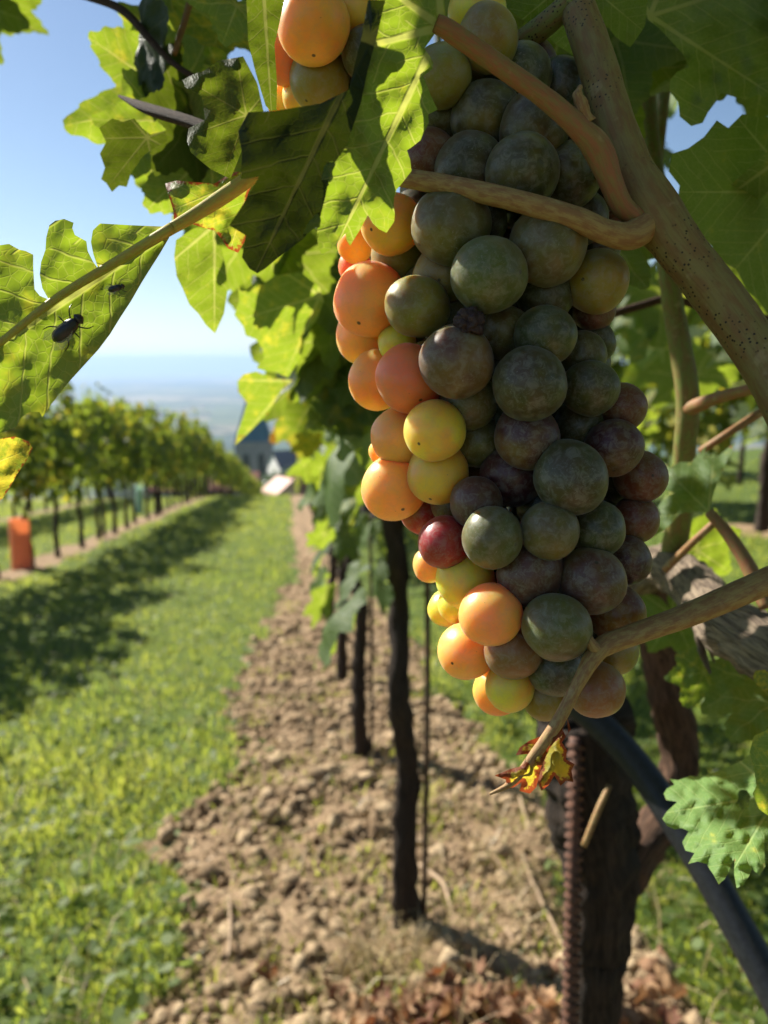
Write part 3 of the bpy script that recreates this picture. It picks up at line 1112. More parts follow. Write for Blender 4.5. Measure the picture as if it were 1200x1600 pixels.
px_tube('petiole', big, [(268, 357, 18, .1755), (310, 332, 21, .182), (350, 306, 24, .188), (395, 275, 24, .195)], PETIOLE_Y, seg=12, per=8)
traced_leaf(vine, [dict(poly=[(-60, 720), (-20, 690), (8, 684), (24, 682), (45, 690), (51, 700), (40, 722), (26, 742), (14, 764), (4, 779), (-14, 792), (-60, 770)], base=(-60, 745), tip=(50, 700), d0=.165, gx=.01, under=True, seed=5, step=8)], (.55, .34, 1.1), label='small yellow leaf tip with a scorched red edge')
L3 = [(595, -60), (690, -60), (697, 40), (680, 52), (663, 76), (672, 88), (677, 99), (676, 107), (661, 119), (668, 135), (673, 149), (684, 171), (669, 179), (670, 192), (657, 219), (646, 228), (636, 235), (641, 250), (643, 267), (630, 284), (620, 296), (616, 308), (615, 320), (617, 334), (616, 346), (604, 364), (592, 358), (583, 350), (575, 336), (570, 345), (562, 360), (547, 384), (541, 374), (540, 365), (524, 384), (503, 399), (497, 384), (495, 355), (484, 362), (472, 369), (476, 358), (481, 349), (495, 333), (496, 309), (506, 261), (530, 227), (552, 173), (562, 112), (578, 53), (590, 0)]
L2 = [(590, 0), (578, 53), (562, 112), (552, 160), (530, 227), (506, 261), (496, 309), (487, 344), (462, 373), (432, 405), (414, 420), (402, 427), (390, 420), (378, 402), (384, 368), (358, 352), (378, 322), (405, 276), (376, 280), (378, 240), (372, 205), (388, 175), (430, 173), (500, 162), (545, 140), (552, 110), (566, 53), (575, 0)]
traced_leaf(vine, [dict(poly=L3, base=(690, 42), tip=(520, 395), d0=.150, gx=.008, gy=.001, under=True, seed=3, step=10, wave=.004, curl=.0015)],
            (.15, .05, 1.0), label='leaf over the bunch with its lower lobes lit through')
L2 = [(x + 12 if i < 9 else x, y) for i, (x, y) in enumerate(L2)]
traced_leaf(vine, [dict(poly=L2, base=(575, 60), tip=(400, 425), d0=.1385, gx=.004, gy=.001, under=False, seed=4, step=12, wave=.003)], (.0, .0, .25), label='green leaf flap with shade painted in, hanging in front of the lit leaf')  # very low tone paints shade onto this flap
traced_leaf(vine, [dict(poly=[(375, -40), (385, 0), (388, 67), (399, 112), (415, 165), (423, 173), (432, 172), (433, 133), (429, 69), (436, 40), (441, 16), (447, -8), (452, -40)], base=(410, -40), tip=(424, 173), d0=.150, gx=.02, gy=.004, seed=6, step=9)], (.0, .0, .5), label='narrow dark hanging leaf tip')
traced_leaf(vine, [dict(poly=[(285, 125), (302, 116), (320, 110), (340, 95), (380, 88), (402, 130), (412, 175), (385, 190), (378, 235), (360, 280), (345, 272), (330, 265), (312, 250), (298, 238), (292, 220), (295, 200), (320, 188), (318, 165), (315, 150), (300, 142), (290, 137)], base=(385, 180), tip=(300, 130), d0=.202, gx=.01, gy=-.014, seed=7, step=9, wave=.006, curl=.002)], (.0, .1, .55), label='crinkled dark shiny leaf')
traced_leaf(vine, [dict(poly=[(155, 200), (175, 185), (192, 190), (210, 185), (222, 200), (235, 210), (258, 204), (262, 220), (240, 232), (222, 245), (214, 258), (205, 270), (198, 292), (186, 290), (175, 300), (166, 286), (158, 280), (164, 262), (156, 240), (166, 222)], base=(230, 215), tip=(170, 290), d0=.25, gx=.02, gy=.0, seed=8, step=9)], (.0, .0, .45))  # low tone stands in for shade cast by other leaves
traced_leaf(vine, [dict(poly=[(258, 287), (275, 282), (300, 284), (335, 287), (352, 276), (370, 268), (403, 275), (388, 300), (382, 330), (388, 368), (372, 395), (356, 388), (345, 372), (335, 360), (318, 356), (300, 350), (272, 352), (271, 330)], base=(395, 275), tip=(265, 330), d0=.205, gx=.012, gy=.0, under=True, seed=9, step=9, wave=.007, curl=.003)], (.35, .42, 1.05), label='lit leaf with a brick red corner')
traced_leaf(vine, [dict(poly=[(275, 375), (300, 358), (330, 350), (345, 380), (352, 415), (356, 450), (350, 490), (336, 521), (322, 508), (310, 490), (296, 476), (285, 450), (276, 432), (272, 400)], base=(335, 352), tip=(335, 518), d0=.27, gx=.03, gy=.0, under=True, seed=10, step=9)], (.1, .05, .95))
traced_leaf(vine, [dict(poly=[(372, 448), (385, 452), (400, 440), (408, 446), (430, 430), (470, 425), (500, 450), (506, 470), (495, 500), (484, 512), (470, 525), (474, 545), (468, 562), (450, 590), (432, 582), (415, 580), (400, 575), (412, 560), (410, 545), (400, 530), (384, 524), (380, 510), (366, 492), (374, 470)], base=(500, 462), tip=(372, 500), d0=.42, gx=.05, gy=.02, under=True, seed=11, step=9)], (.25, .05, 1.15), label='bright yellow green backlit leaf left of the bunch')
traced_leaf(vine, [dict(poly=[(372, 612), (371, 596), (380, 585), (400, 580), (425, 590), (458, 594), (440, 610), (430, 626), (420, 645), (400, 665), (385, 680), (367, 696), (371, 675), (380, 650), (386, 630)], base=(455, 595), tip=(370, 693), d0=.46, gx=.05, gy=.02, under=True, seed=12, step=8)], (.25, .2, 1.1), label='drooping yellow leaf with brown tip against the valley')
traced_leaf(vine, [dict(poly=[(1000, -60), (1012, 30), (1030, 44), (1045, 60), (1068, 85), (1076, 105), (1058, 112), (1047, 125), (1046, 142), (1060, 160), (1062, 182), (1080, 197), (1098, 192), (1106, 176), (1118, 160), (1127, 145), (1142, 150), (1165, 156), (1182, 148), (1200, 152), (1260, 120), (1280, -60)], base=(1015, 25), tip=(1210, 150), d0=.24, gx=.02, gy=-.012, under=True, seed=13, step=10, wave=.008)], (.0, .05, .95), label='large shaded leaf in the upper corner')
traced_leaf(vine, [dict(poly=[(770, -40), (790, 10), (815, 30), (850, 52), (872, 72), (905, 92), (914, 48), (950, 42), (962, 58), (985, 74), (996, 58), (1008, 40), (1016, -40)], base=(900, -40), tip=(900, 92), d0=.205, gx=.01, gy=.01, under=True, seed=14, step=10)], (.0, .0, .8), label='dark leaf over the top of the thick cane')
traced_leaf(vine, [dict(poly=[(1050, 240), (1075, 232), (1100, 214), (1120, 188), (1138, 200), (1160, 178), (1190, 184), (1260, 170), (1260, 500), (1205, 500), (1186, 470), (1168, 455), (1150, 420), (1130, 410), (1110, 380), (1088, 372), (1070, 340), (1056, 330), (1062, 290), (1045, 268)], base=(1250, 300), tip=(1060, 300), d0=.27, gx=.02, gy=.01, under=True, seed=15, step=11)], (.05, .0, .85), label='broad shaded leaf behind the thick cane')
traced_leaf(vine, [dict(poly=[(1075, 335), (1098, 322), (1122, 308), (1160, 272), (1200, 236), (1260, 190), (1260, 270), (1202, 298), (1170, 326), (1140, 350), (1108, 374), (1090, 350)], base=(1250, 225), tip=(1085, 345), d0=.215, gx=.0, gy=.05, under=True, seed=16, step=9)], (.2, .0, 1.2), label='pale green leaf seen edge on')
LR = [(1217, 1120), (1200, 1150), (1175, 1175), (1160, 1188), (1142, 1196), (1112, 1208), (1092, 1214), (1079, 1212), (1060, 1219), (1046, 1217), (1054, 1226), (1042, 1232), (1037, 1240), (1041, 1250), (1058, 1253), (1042, 1268), (1035, 1279), (1042, 1290), (1054, 1296), (1066, 1294), (1076, 1299), (1066, 1316), (1071, 1329), (1085, 1333), (1075, 1350), (1090, 1346), (1104, 1350), (1110, 1360), (1115, 1367), (1123, 1382), (1132, 1374), (1138, 1364), (1143, 1350), (1148, 1341), (1147, 1366), (1151, 1388), (1162, 1382), (1170, 1370), (1175, 1358), (1187, 1368), (1196, 1354), (1195, 1335), (1194, 1317), (1230, 1300), (1290, 1290), (1310, 1150)]
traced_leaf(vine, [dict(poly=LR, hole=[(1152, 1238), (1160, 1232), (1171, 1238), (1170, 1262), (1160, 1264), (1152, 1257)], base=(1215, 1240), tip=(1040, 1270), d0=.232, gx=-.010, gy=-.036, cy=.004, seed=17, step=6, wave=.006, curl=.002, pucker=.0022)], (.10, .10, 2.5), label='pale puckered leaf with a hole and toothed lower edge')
traced_leaf(vine, [dict(poly=[(1215, 1125), (1195, 1142), (1178, 1150), (1171, 1176), (1178, 1200), (1182, 1228), (1176, 1240), (1186, 1264), (1202, 1276), (1240, 1275), (1250, 1130)], base=(1245, 1200), tip=(1172, 1195), d0=.212, gx=.02, under=True, seed=18, step=7)], (.28, .12, 1.0), label='yellow backlit leaf edge curling over the pale leaf')
traced_leaf(vine, [dict(poly=[(1032, 730), (1038, 722), (1046, 732), (1062, 722), (1080, 722), (1104, 696), (1098, 718), (1120, 714), (1150, 690), (1140, 712), (1130, 734), (1122, 752), (1115, 771), (1107, 801), (1085, 800), (1062, 803), (1048, 818), (1040, 826), (1014, 843), (1018, 826), (1025, 812), (1033, 804), (1028, 792), (1040, 775), (1056, 771), (1040, 766), (1032, 760), (1040, 745)], base=(1107, 800), tip=(1035, 728), d0=.31, gx=-.02, gy=-.03, seed=19, step=8, wave=.01)], (.1, .15, 1.3), label='blue green jagged leaf beside the bunch')
traced_leaf(vine, [dict(poly=[(1180, 1048), (1195, 1046), (1215, 1060), (1215, 1085), (1196, 1078), (1182, 1070), (1176, 1058)], base=(1215, 1065), tip=(1178, 1055), d0=.24, under=True, seed=20, step=6)], (.5, .3, 1.1))
dead = traced_leaf(vine, [dict(poly=[(884, 1128), (868, 1142), (846, 1150), (826, 1158), (812, 1168), (806, 1180), (824, 1178), (832, 1184), (812, 1198), (796, 1202), (773, 1212), (790, 1218), (793, 1232), (803, 1230), (815, 1222), (812, 1236), (828, 1240), (838, 1230), (846, 1198), (858, 1170), (874, 1150)], base=(880, 1130), tip=(785, 1222), d0=.162, under=True, seed=21, step=5, wave=.008, curl=.003),
                          dict(poly=[(886, 1120), (892, 1140), (884, 1150), (878, 1138), (872, 1150), (856, 1158), (848, 1176), (846, 1200), (840, 1222), (846, 1236), (858, 1226), (866, 1212), (876, 1228), (884, 1220), (896, 1222), (893, 1204), (898, 1194), (884, 1186), (886, 1172), (878, 1160), (888, 1146)], base=(880, 1135), tip=(870, 1225), d0=.166, under=True, seed=22, step=5, wave=.012, curl=.004)],
                   (.75, .62, 1.0), label='shrivelled orange and yellow leaf remnant on the cane tip')

# --- generic leaves of the front vine: backlit group upper left, shaded leaves above and behind
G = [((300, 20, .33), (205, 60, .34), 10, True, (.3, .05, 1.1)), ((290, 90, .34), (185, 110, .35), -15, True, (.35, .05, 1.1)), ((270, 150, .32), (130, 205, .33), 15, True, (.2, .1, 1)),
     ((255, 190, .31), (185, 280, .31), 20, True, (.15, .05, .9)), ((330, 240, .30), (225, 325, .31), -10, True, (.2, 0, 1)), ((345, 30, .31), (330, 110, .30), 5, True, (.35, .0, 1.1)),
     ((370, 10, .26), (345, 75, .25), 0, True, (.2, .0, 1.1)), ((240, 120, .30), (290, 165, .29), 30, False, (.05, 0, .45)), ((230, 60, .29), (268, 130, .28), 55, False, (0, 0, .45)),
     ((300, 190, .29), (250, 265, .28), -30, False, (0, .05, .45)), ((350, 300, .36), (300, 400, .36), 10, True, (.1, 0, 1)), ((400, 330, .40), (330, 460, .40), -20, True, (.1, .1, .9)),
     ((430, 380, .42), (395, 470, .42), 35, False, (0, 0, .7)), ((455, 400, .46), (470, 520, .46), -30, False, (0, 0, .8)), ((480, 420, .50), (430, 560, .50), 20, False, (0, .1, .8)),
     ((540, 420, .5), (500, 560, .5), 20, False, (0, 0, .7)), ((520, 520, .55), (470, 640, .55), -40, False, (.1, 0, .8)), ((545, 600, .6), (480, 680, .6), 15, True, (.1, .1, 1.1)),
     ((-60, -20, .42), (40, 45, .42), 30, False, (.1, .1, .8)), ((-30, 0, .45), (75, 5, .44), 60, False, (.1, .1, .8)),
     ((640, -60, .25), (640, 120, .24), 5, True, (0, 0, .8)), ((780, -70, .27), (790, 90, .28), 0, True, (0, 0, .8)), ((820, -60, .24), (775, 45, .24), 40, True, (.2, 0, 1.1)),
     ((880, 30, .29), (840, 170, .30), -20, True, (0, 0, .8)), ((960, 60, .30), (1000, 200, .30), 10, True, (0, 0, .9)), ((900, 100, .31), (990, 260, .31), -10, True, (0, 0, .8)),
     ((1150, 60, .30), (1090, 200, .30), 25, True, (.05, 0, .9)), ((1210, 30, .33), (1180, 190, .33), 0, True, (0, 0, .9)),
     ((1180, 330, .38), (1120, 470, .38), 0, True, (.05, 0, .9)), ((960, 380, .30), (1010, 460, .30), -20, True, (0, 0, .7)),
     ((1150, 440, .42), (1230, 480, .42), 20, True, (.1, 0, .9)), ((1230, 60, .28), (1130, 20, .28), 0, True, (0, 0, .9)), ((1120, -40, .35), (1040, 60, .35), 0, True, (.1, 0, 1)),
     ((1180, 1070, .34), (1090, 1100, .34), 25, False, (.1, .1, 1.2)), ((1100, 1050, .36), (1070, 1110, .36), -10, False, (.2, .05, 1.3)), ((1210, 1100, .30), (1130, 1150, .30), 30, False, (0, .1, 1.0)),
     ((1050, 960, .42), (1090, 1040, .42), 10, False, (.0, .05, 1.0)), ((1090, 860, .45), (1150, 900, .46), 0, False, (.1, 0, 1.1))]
for b, t, roll, under, col in G:
    px_leaf(vine, b, t, roll, 0, under, col)
# leaves hanging low left of the bunch, half a metre to a metre on
rr = random.Random(5)
for k in range(46):
    d = rr.uniform(.55, 1.25)
    x, y = rr.uniform(475, 570), rr.uniform(430, 840)
    if d < .8 and y > 700: y -= 200
    a = rr.uniform(0, 2 * PI)
    L = rr.uniform(.05, .085) * FPX / d
    px_leaf(vine, (x, y, d), (x - abs(math.cos(a)) * L * (.8 if y < 600 else .3), y + math.sin(a) * L * .6 + L * .3, d + rr.uniform(-.03, .03)), rr.uniform(-60, 60), 0, rr.random() < .5, (max(0, rr.gauss(.06, .2)), max(0, rr.gauss(.0, .12)), rr.uniform(.7, 1.2)), LEAF_LO)
# leaves of the vine above the picture, added for shade, gathered into one part
_bag = dict(V=[], F=[], U=[], E=[], T=[], Y=[], n=0)


def bag_leaf(base, tipdir, normal, size, yel, tone):
    me = random.choice(LEAF_LO)
    nv = len(me.vertices)
    co = np.empty(nv * 3, np.float32); me.vertices.foreach_get('co', co)
    co = co.reshape(-1, 3).astype(float)
    y = Vector(tipdir).normalized(); z = Vector(normal); z = (z - y * z.dot(y)).normalized(); x = y.cross(z)
    M = np.array([x, y, z])
    _bag['V'].append(co @ M * size + np.array(base))
    _bag['F'].append(np.array([p.vertices[:] for p in me.polygons]) + _bag['n'])
    _bag['U'].append(co[:, :2])
    ed = np.empty(nv, np.float32); me.attributes['edge'].data.foreach_get('value', ed)
    _bag['E'].append(ed); _bag['T'].append(np.full(nv, tone)); _bag['Y'].append(np.full(nv, yel)); _bag['n'] += nv


for k in range(240):
    s_, c_, h_ = rr.uniform(-.6, 1.0), .235 + rr.uniform(-.1, .42), rr.uniform(1.1, 2.0)
    p = sc_point(s_, c_, h_)
    q = p - CAM
    dep = q.dot(_F)
    if dep > .02 and abs(q.dot(_R) / dep) < .56 and (q.dot(_U) / dep) < .74 and dep < .75:
        continue
    if q.length < .14:
        continue
    bag_leaf(p, Vector((rr.gauss(0, .5), rr.gauss(0, .5), -rr.uniform(.2, 1))), Vector((rr.gauss(0, .6), rr.gauss(0, .6), .7)), rr.uniform(.06, .1), max(0, rr.gauss(.05, .2)), rr.uniform(.8, 1.2))

# leaves added out of frame to shade the upper vine, clear of LIT points
LIT = [at(*q) for q in ((560, 350, .157), (590, 380, .19), (578, 468, .19), (575, 530, .2), (590, 600, .2), (640, 591, .185), (625, 680, .19), (616, 762, .19), (680, 673, .18), (727, 905, .185), (729, 1017, .185), (767, 960, .18), (100, 480, .165), (170, 400, .17), (230, 300, .31), (150, 200, .33), (270, 60, .33), (420, 500, .42), (445, 60, .18), (1110, 1280, .23), (1150, 990, .3))]
rc = random.Random(12)
made = 0
for k in range(900):
    if made >= 130: break
    if k < 120:
        T = at(rc.uniform(580, 690), rc.uniform(-40, 190), .152)
        t = rc.uniform(.045, .13)
    else:
        T = at(rc.uniform(700, 1280), rc.uniform(-80, 460), rc.uniform(.16, .34))
        t = rc.uniform(.12, .6)
    cp = T + SUN_DIR * t
    q = cp - CAM
    dep = q.dot(_F)
    sz = rc.uniform(.045, .085) if k >= 120 else rc.uniform(.03, .05)
    qx, qy, m_ = 600 + FPX * q.dot(_R) / dep, 800 - FPX * q.dot(_U) / dep, sz * .85 * FPX / dep
    if dep < .05 or (qy > -m_ * (.9 if k >= 120 else .45) and -m_ < qx < 1200 + m_): continue
    if any(((cp - l) - SUN_DIR * (cp - l).dot(SUN_DIR)).length < sz * .8 for l in LIT): continue
    nrm = SUN_DIR + Vector((rc.gauss(0, .35), rc.gauss(0, .35), rc.gauss(0, .35)))
    tip = Vector((rc.gauss(0, .6), rc.gauss(0, .6), -.8))
    tip = (tip - nrm.normalized() * tip.dot(nrm.normalized())).normalized()
    bag_leaf(cp - tip * sz * .35, tip, nrm, sz, .05, rc.uniform(.8, 1.2))
    made += 1
_V = np.concatenate(_bag['V'])
_me = mesh_from(_V - np.array(VB), [tuple(int(i) for i in f) for f in np.concatenate(_bag['F'])], 'foliage', True,
                {'edge': np.concatenate(_bag['E']), 'tone': np.concatenate(_bag['T']), 'yellow': np.concatenate(_bag['Y'])}, np.concatenate(_bag['U']))
tag(link('foliage', _me, vine, VB, CROWN), kind='stuff')

# ------------------------------------------------------------------ grapes
def berry_mesh(seed, stretch):
    bm = bmesh.new()
    bmesh.ops.create_uvsphere(bm, u_segments=32, v_segments=20, radius=1)
    for v in bm.verts:
        d = 1 + .05 * noise.noise(v.co * 1.1 + Vector((seed * 5, 0, 0)))
        v.co = Vector((v.co.x * d, v.co.y * d, v.co.z * d * stretch))
        if v.co.z < -.97 * stretch:
            v.co.z += .012
    me = bpy.data.meshes.new('grape')
    bm.to_mesh(me)
    bm.free()
    me.polygons.foreach_set('use_smooth', [True] * len(me.polygons))
    me.materials.append(GRAPE)
    return me


BERRY = [berry_mesh(k, st) for k, st in enumerate((.95, 1.0, 1.04, 1.09))]
TINT = dict(O=(.97, .42, .11), R=(.93, .21, .08), Y=(.80, .62, .07), A=(.92, .46, .07), G=(.112, .096, .032), D=(.062, .054, .018), M=(.10, .042, .029), P=(.068, .018, .022), W=(.34, .02, .02), B=(.24, .10, .045), K=(.27, .195, .035), N=(.135, .036, .02))  # natural skin colours, with sun and shade on the bunch partly painted in
# px, py, radius px, layer (0 front), tint
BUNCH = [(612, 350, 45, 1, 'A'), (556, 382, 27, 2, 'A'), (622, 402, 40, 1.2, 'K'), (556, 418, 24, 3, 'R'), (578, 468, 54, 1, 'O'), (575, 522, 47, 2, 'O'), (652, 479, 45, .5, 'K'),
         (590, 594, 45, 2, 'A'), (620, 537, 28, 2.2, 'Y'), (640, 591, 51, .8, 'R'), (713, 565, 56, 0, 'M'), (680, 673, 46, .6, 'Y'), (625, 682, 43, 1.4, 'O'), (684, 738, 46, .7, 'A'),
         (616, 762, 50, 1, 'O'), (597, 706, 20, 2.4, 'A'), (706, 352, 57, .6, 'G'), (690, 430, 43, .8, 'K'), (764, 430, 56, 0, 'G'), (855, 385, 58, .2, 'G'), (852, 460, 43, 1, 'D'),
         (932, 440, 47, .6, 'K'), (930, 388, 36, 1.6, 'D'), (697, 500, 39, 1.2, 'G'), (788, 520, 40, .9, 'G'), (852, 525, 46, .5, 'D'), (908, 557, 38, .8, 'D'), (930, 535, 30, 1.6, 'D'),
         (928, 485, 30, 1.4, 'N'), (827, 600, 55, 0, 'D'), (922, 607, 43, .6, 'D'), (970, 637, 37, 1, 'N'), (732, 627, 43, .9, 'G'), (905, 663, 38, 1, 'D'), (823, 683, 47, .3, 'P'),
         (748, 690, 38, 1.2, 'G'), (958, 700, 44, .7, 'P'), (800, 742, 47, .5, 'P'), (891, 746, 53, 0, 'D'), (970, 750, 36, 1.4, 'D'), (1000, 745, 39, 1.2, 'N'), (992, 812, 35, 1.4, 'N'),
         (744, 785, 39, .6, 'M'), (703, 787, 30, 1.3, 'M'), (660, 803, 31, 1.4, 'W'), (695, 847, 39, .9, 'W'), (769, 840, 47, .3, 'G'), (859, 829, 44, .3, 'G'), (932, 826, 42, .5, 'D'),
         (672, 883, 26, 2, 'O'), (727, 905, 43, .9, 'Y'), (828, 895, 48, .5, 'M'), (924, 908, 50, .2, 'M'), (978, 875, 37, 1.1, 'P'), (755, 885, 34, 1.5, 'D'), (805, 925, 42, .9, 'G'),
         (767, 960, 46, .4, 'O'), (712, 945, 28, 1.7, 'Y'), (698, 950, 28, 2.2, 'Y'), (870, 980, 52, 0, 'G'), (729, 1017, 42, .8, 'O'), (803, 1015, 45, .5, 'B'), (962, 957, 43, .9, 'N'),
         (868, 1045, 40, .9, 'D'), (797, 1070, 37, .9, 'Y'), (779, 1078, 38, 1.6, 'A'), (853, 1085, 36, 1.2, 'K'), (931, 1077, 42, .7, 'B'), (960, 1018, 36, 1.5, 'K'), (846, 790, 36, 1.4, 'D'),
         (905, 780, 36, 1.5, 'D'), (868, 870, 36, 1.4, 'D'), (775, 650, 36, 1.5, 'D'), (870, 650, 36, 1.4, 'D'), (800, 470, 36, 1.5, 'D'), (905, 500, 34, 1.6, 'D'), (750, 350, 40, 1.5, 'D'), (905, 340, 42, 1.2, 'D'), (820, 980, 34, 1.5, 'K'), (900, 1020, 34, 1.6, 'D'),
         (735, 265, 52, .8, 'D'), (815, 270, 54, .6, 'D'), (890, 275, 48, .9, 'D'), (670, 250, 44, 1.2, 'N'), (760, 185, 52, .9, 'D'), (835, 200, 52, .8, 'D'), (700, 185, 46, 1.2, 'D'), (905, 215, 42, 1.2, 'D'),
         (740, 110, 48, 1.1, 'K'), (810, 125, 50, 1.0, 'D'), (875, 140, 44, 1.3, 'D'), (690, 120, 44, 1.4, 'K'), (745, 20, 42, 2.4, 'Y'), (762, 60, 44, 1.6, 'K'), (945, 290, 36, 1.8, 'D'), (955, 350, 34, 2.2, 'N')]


def axis_x(y):
    return float(np.interp(y, [0, 330, 600, 800, 1000, 1110], [770, 780, 800, 820, 840, 855]))


def half_w(y):
    return float(np.interp(y, [0, 100, 330, 500, 750, 900, 1000, 1110], [130, 170, 220, 230, 225, 180, 150, 110]))


def grape_bunch(name, label, berries, d_axis, thick, depth_of=None):
    placed = []
    for x, y, r, lay, t in sorted(berries, key=lambda b: b[3]):
        if depth_of:
            d = depth_of(x, y) + lay * .009
        else:
            q = min(1, abs(x - axis_x(y)) / half_w(y))
            d = d_axis - thick * math.sqrt(1 - q * q) + lay * .0065
        for _ in range(60):
            p, rw = at(x, y, d), r * 1.06 * d / FPX
            if all((p - p2).length > (rw + r2) * .80 for p2, r2, _t in placed):
                break
            d += .0012
        placed.append((p, rw, t))
    top = at(*((axis_x(60), -60, d_axis) if not depth_of else (500, -80, depth_of(500, 40) + .03)))
    e = empty(name, top, label, 'grapes')
    for i, (p, rw, t) in enumerate(placed):
        o = bpy.data.objects.new('grape', BERRY[i % 4])
        C.objects.link(o)
        o.parent = e
        q = Vector((random.gauss(0, .6), random.gauss(-.5, .5), random.gauss(-.6, .5))).normalized()
        rot = (-q).to_track_quat('Z', 'Y')
        o.matrix_basis = Matrix.Translation(p - top) @ rot.to_matrix().to_4x4() @ Matrix.Scale(rw, 4)
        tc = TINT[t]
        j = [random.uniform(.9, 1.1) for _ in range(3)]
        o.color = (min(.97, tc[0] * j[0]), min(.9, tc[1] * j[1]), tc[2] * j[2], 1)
    return e, placed


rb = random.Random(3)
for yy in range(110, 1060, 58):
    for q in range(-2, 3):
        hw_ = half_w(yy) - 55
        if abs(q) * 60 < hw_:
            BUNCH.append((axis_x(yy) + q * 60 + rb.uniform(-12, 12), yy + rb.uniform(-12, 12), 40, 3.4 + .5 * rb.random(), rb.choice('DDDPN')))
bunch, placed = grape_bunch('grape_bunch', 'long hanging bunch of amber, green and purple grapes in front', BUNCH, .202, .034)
# the stalk inside the bunch and one short stem per berry
stalk = [at(axis_x(y), y, .212) for y in (-60, 100, 330, 600, 800, 1000, 1060)]
so = link('stalk', tube_mesh(stalk, [.0028, .0028, .0026, .0022, .0018, .0012, .0008], 8, 6, .1, 200), bunch, stalk[0], CANE_GREEN)
for p, rw, t in placed:
    y0 = min(1040, max(-40, 800 - ((p - CAM).dot(_U) / (p - CAM).dot(_F)) * FPX - 30))
    q = at(axis_x(y0), y0, .212)
    link('berry_stem', tube_mesh([q, (q + p) / 2 + Vector((0, 0, .002)), p + (q - p).normalized() * rw * .95], [.0011, .0008, .0011], 6, 3), so, q, CANE_GREEN)
# one dried berry
bm = bmesh.new()
bmesh.ops.create_icosphere(bm, subdivisions=4, radius=1)
for v in bm.verts:
    n3 = noise.noise(v.co * 2.1) * .35 + abs(noise.noise(v.co * 4.3)) * .45
    v.co *= 1 - n3
me = bpy.data.meshes.new('dried_grape'); bm.to_mesh(me); bm.free()
me.polygons.foreach_set('use_smooth', [True] * len(me.polygons))
o = link('dried_grape', me, bunch, at(733, 505, .166), simple_mat('raisin_skin', (.035, .018, .022), .5, (.06, .03, .03), 3, .4, .05))
o.scale = (.0036,) * 3

UP = [(490, 40, 54, 0, 'A'), (448, 72, 52, 1.2, 'R'), (500, 124, 45, .4, 'K'), (572, 84, 36, .6, 'D'), (450, 160, 30, 2.4, 'Y'), (560, 18, 46, .8, 'A'), (470, 150, 28, 1.8, 'Y'), (440, 20, 44, 1.8, 'O'), (535, 150, 36, 1.2, 'K'), (580, 140, 36, 1.6, 'D'), (520, -30, 48, .9, 'O')]
up, placed2 = grape_bunch('grape_bunch', 'smaller amber bunch half hidden behind the folded leaf', UP, 0, 0, lambda x, y: .172)
for p, rw, t in placed2:
    q = Vector(up.location)
    link('berry_stem', tube_mesh([q, (q + p) / 2 + Vector((0, .006, .004)), p + (q - p).normalized() * rw * .95], [.0012, .0009, .0012], 6, 4), up, q, CANE_GREEN)

# ------------------------------------------------------------------ rebar stake, hose, flies, twigs
STEEL = simple_mat('rusty_steel', (.16, .075, .045), .75, (.07, .04, .032), 120, .4, .0006, .4, metallic=.3)
a, b = at(899, 1200, .475), at(890, 1640, .485)
dirn = (b - a).normalized()
a = a - dirn * .02
b = a + dirn * ((a.z - ground_z(.5, .2) + .1) / -dirn.z)
st = link('ribbed_stake', tube_mesh([a, (a + b) / 2, b], [.0042] * 3, 14, 4), None, a, STEEL)
tag(st, 'rusty ribbed steel rod standing against the forked trunk', 'stake')
side = dirn.orthogonal().normalized()
bmr = bmesh.new()
bmesh.ops.create_cone(bmr, cap_ends=True, segments=14, radius1=.0063, radius2=.0063, depth=.0026)
for v in bmr.verts:
    if abs(v.co.z) > .001: v.co.x *= .93; v.co.y *= .93
rib_me = bpy.data.meshes.new('rib'); bmr.to_mesh(rib_me); bmr.free()
rib_me.materials.append(STEEL)
for k in range(90):
    o = bpy.data.objects.new('rib', rib_me)
    C.objects.link(o)
    o.parent = st
    o.rotation_mode = 'QUATERNION'
    o.rotation_quaternion = (dirn + side * .35).to_track_quat('Z', 'Y')
    o.location = dirn * (.006 + k * .0066)

HOSE = simple_mat('black_hose', (.018, .019, .022), .42, (.026, .028, .032), 300, .15, .0004, .25)
P = [at(*q) for q in ((890, 1090, .47), (955, 1150, .46), (1010, 1215, .45), (1060, 1290, .435), (1110, 1370, .42), (1160, 1460, .405), (1215, 1560, .39), (1290, 1710, .37))]
tag(link('drip_hose', tube_mesh(P, [.0092] * len(P), 18, 10), None, P[0], HOSE), 'black plastic irrigation hose slanting down behind the pale leaf', 'hose')

FLYM = simple_mat('fly_black', (.012, .013, .018), .4, (.02, .02, .03), 900, .2, .0003, .5)
WING = NT('fly_wing')
wp = WING.principled((.35, .36, .34), .25, None, .5)
wt = WING.n('BsdfTransparent')
wm = WING.n('MixShader'); WING.put(wm.inputs[0], .55)
WING.t.links.new(wp.outputs[0], wm.inputs[1]); WING.t.links.new(wt.outputs[0], wm.inputs[2])
WINGM = WING.finish(wm.outputs[0])


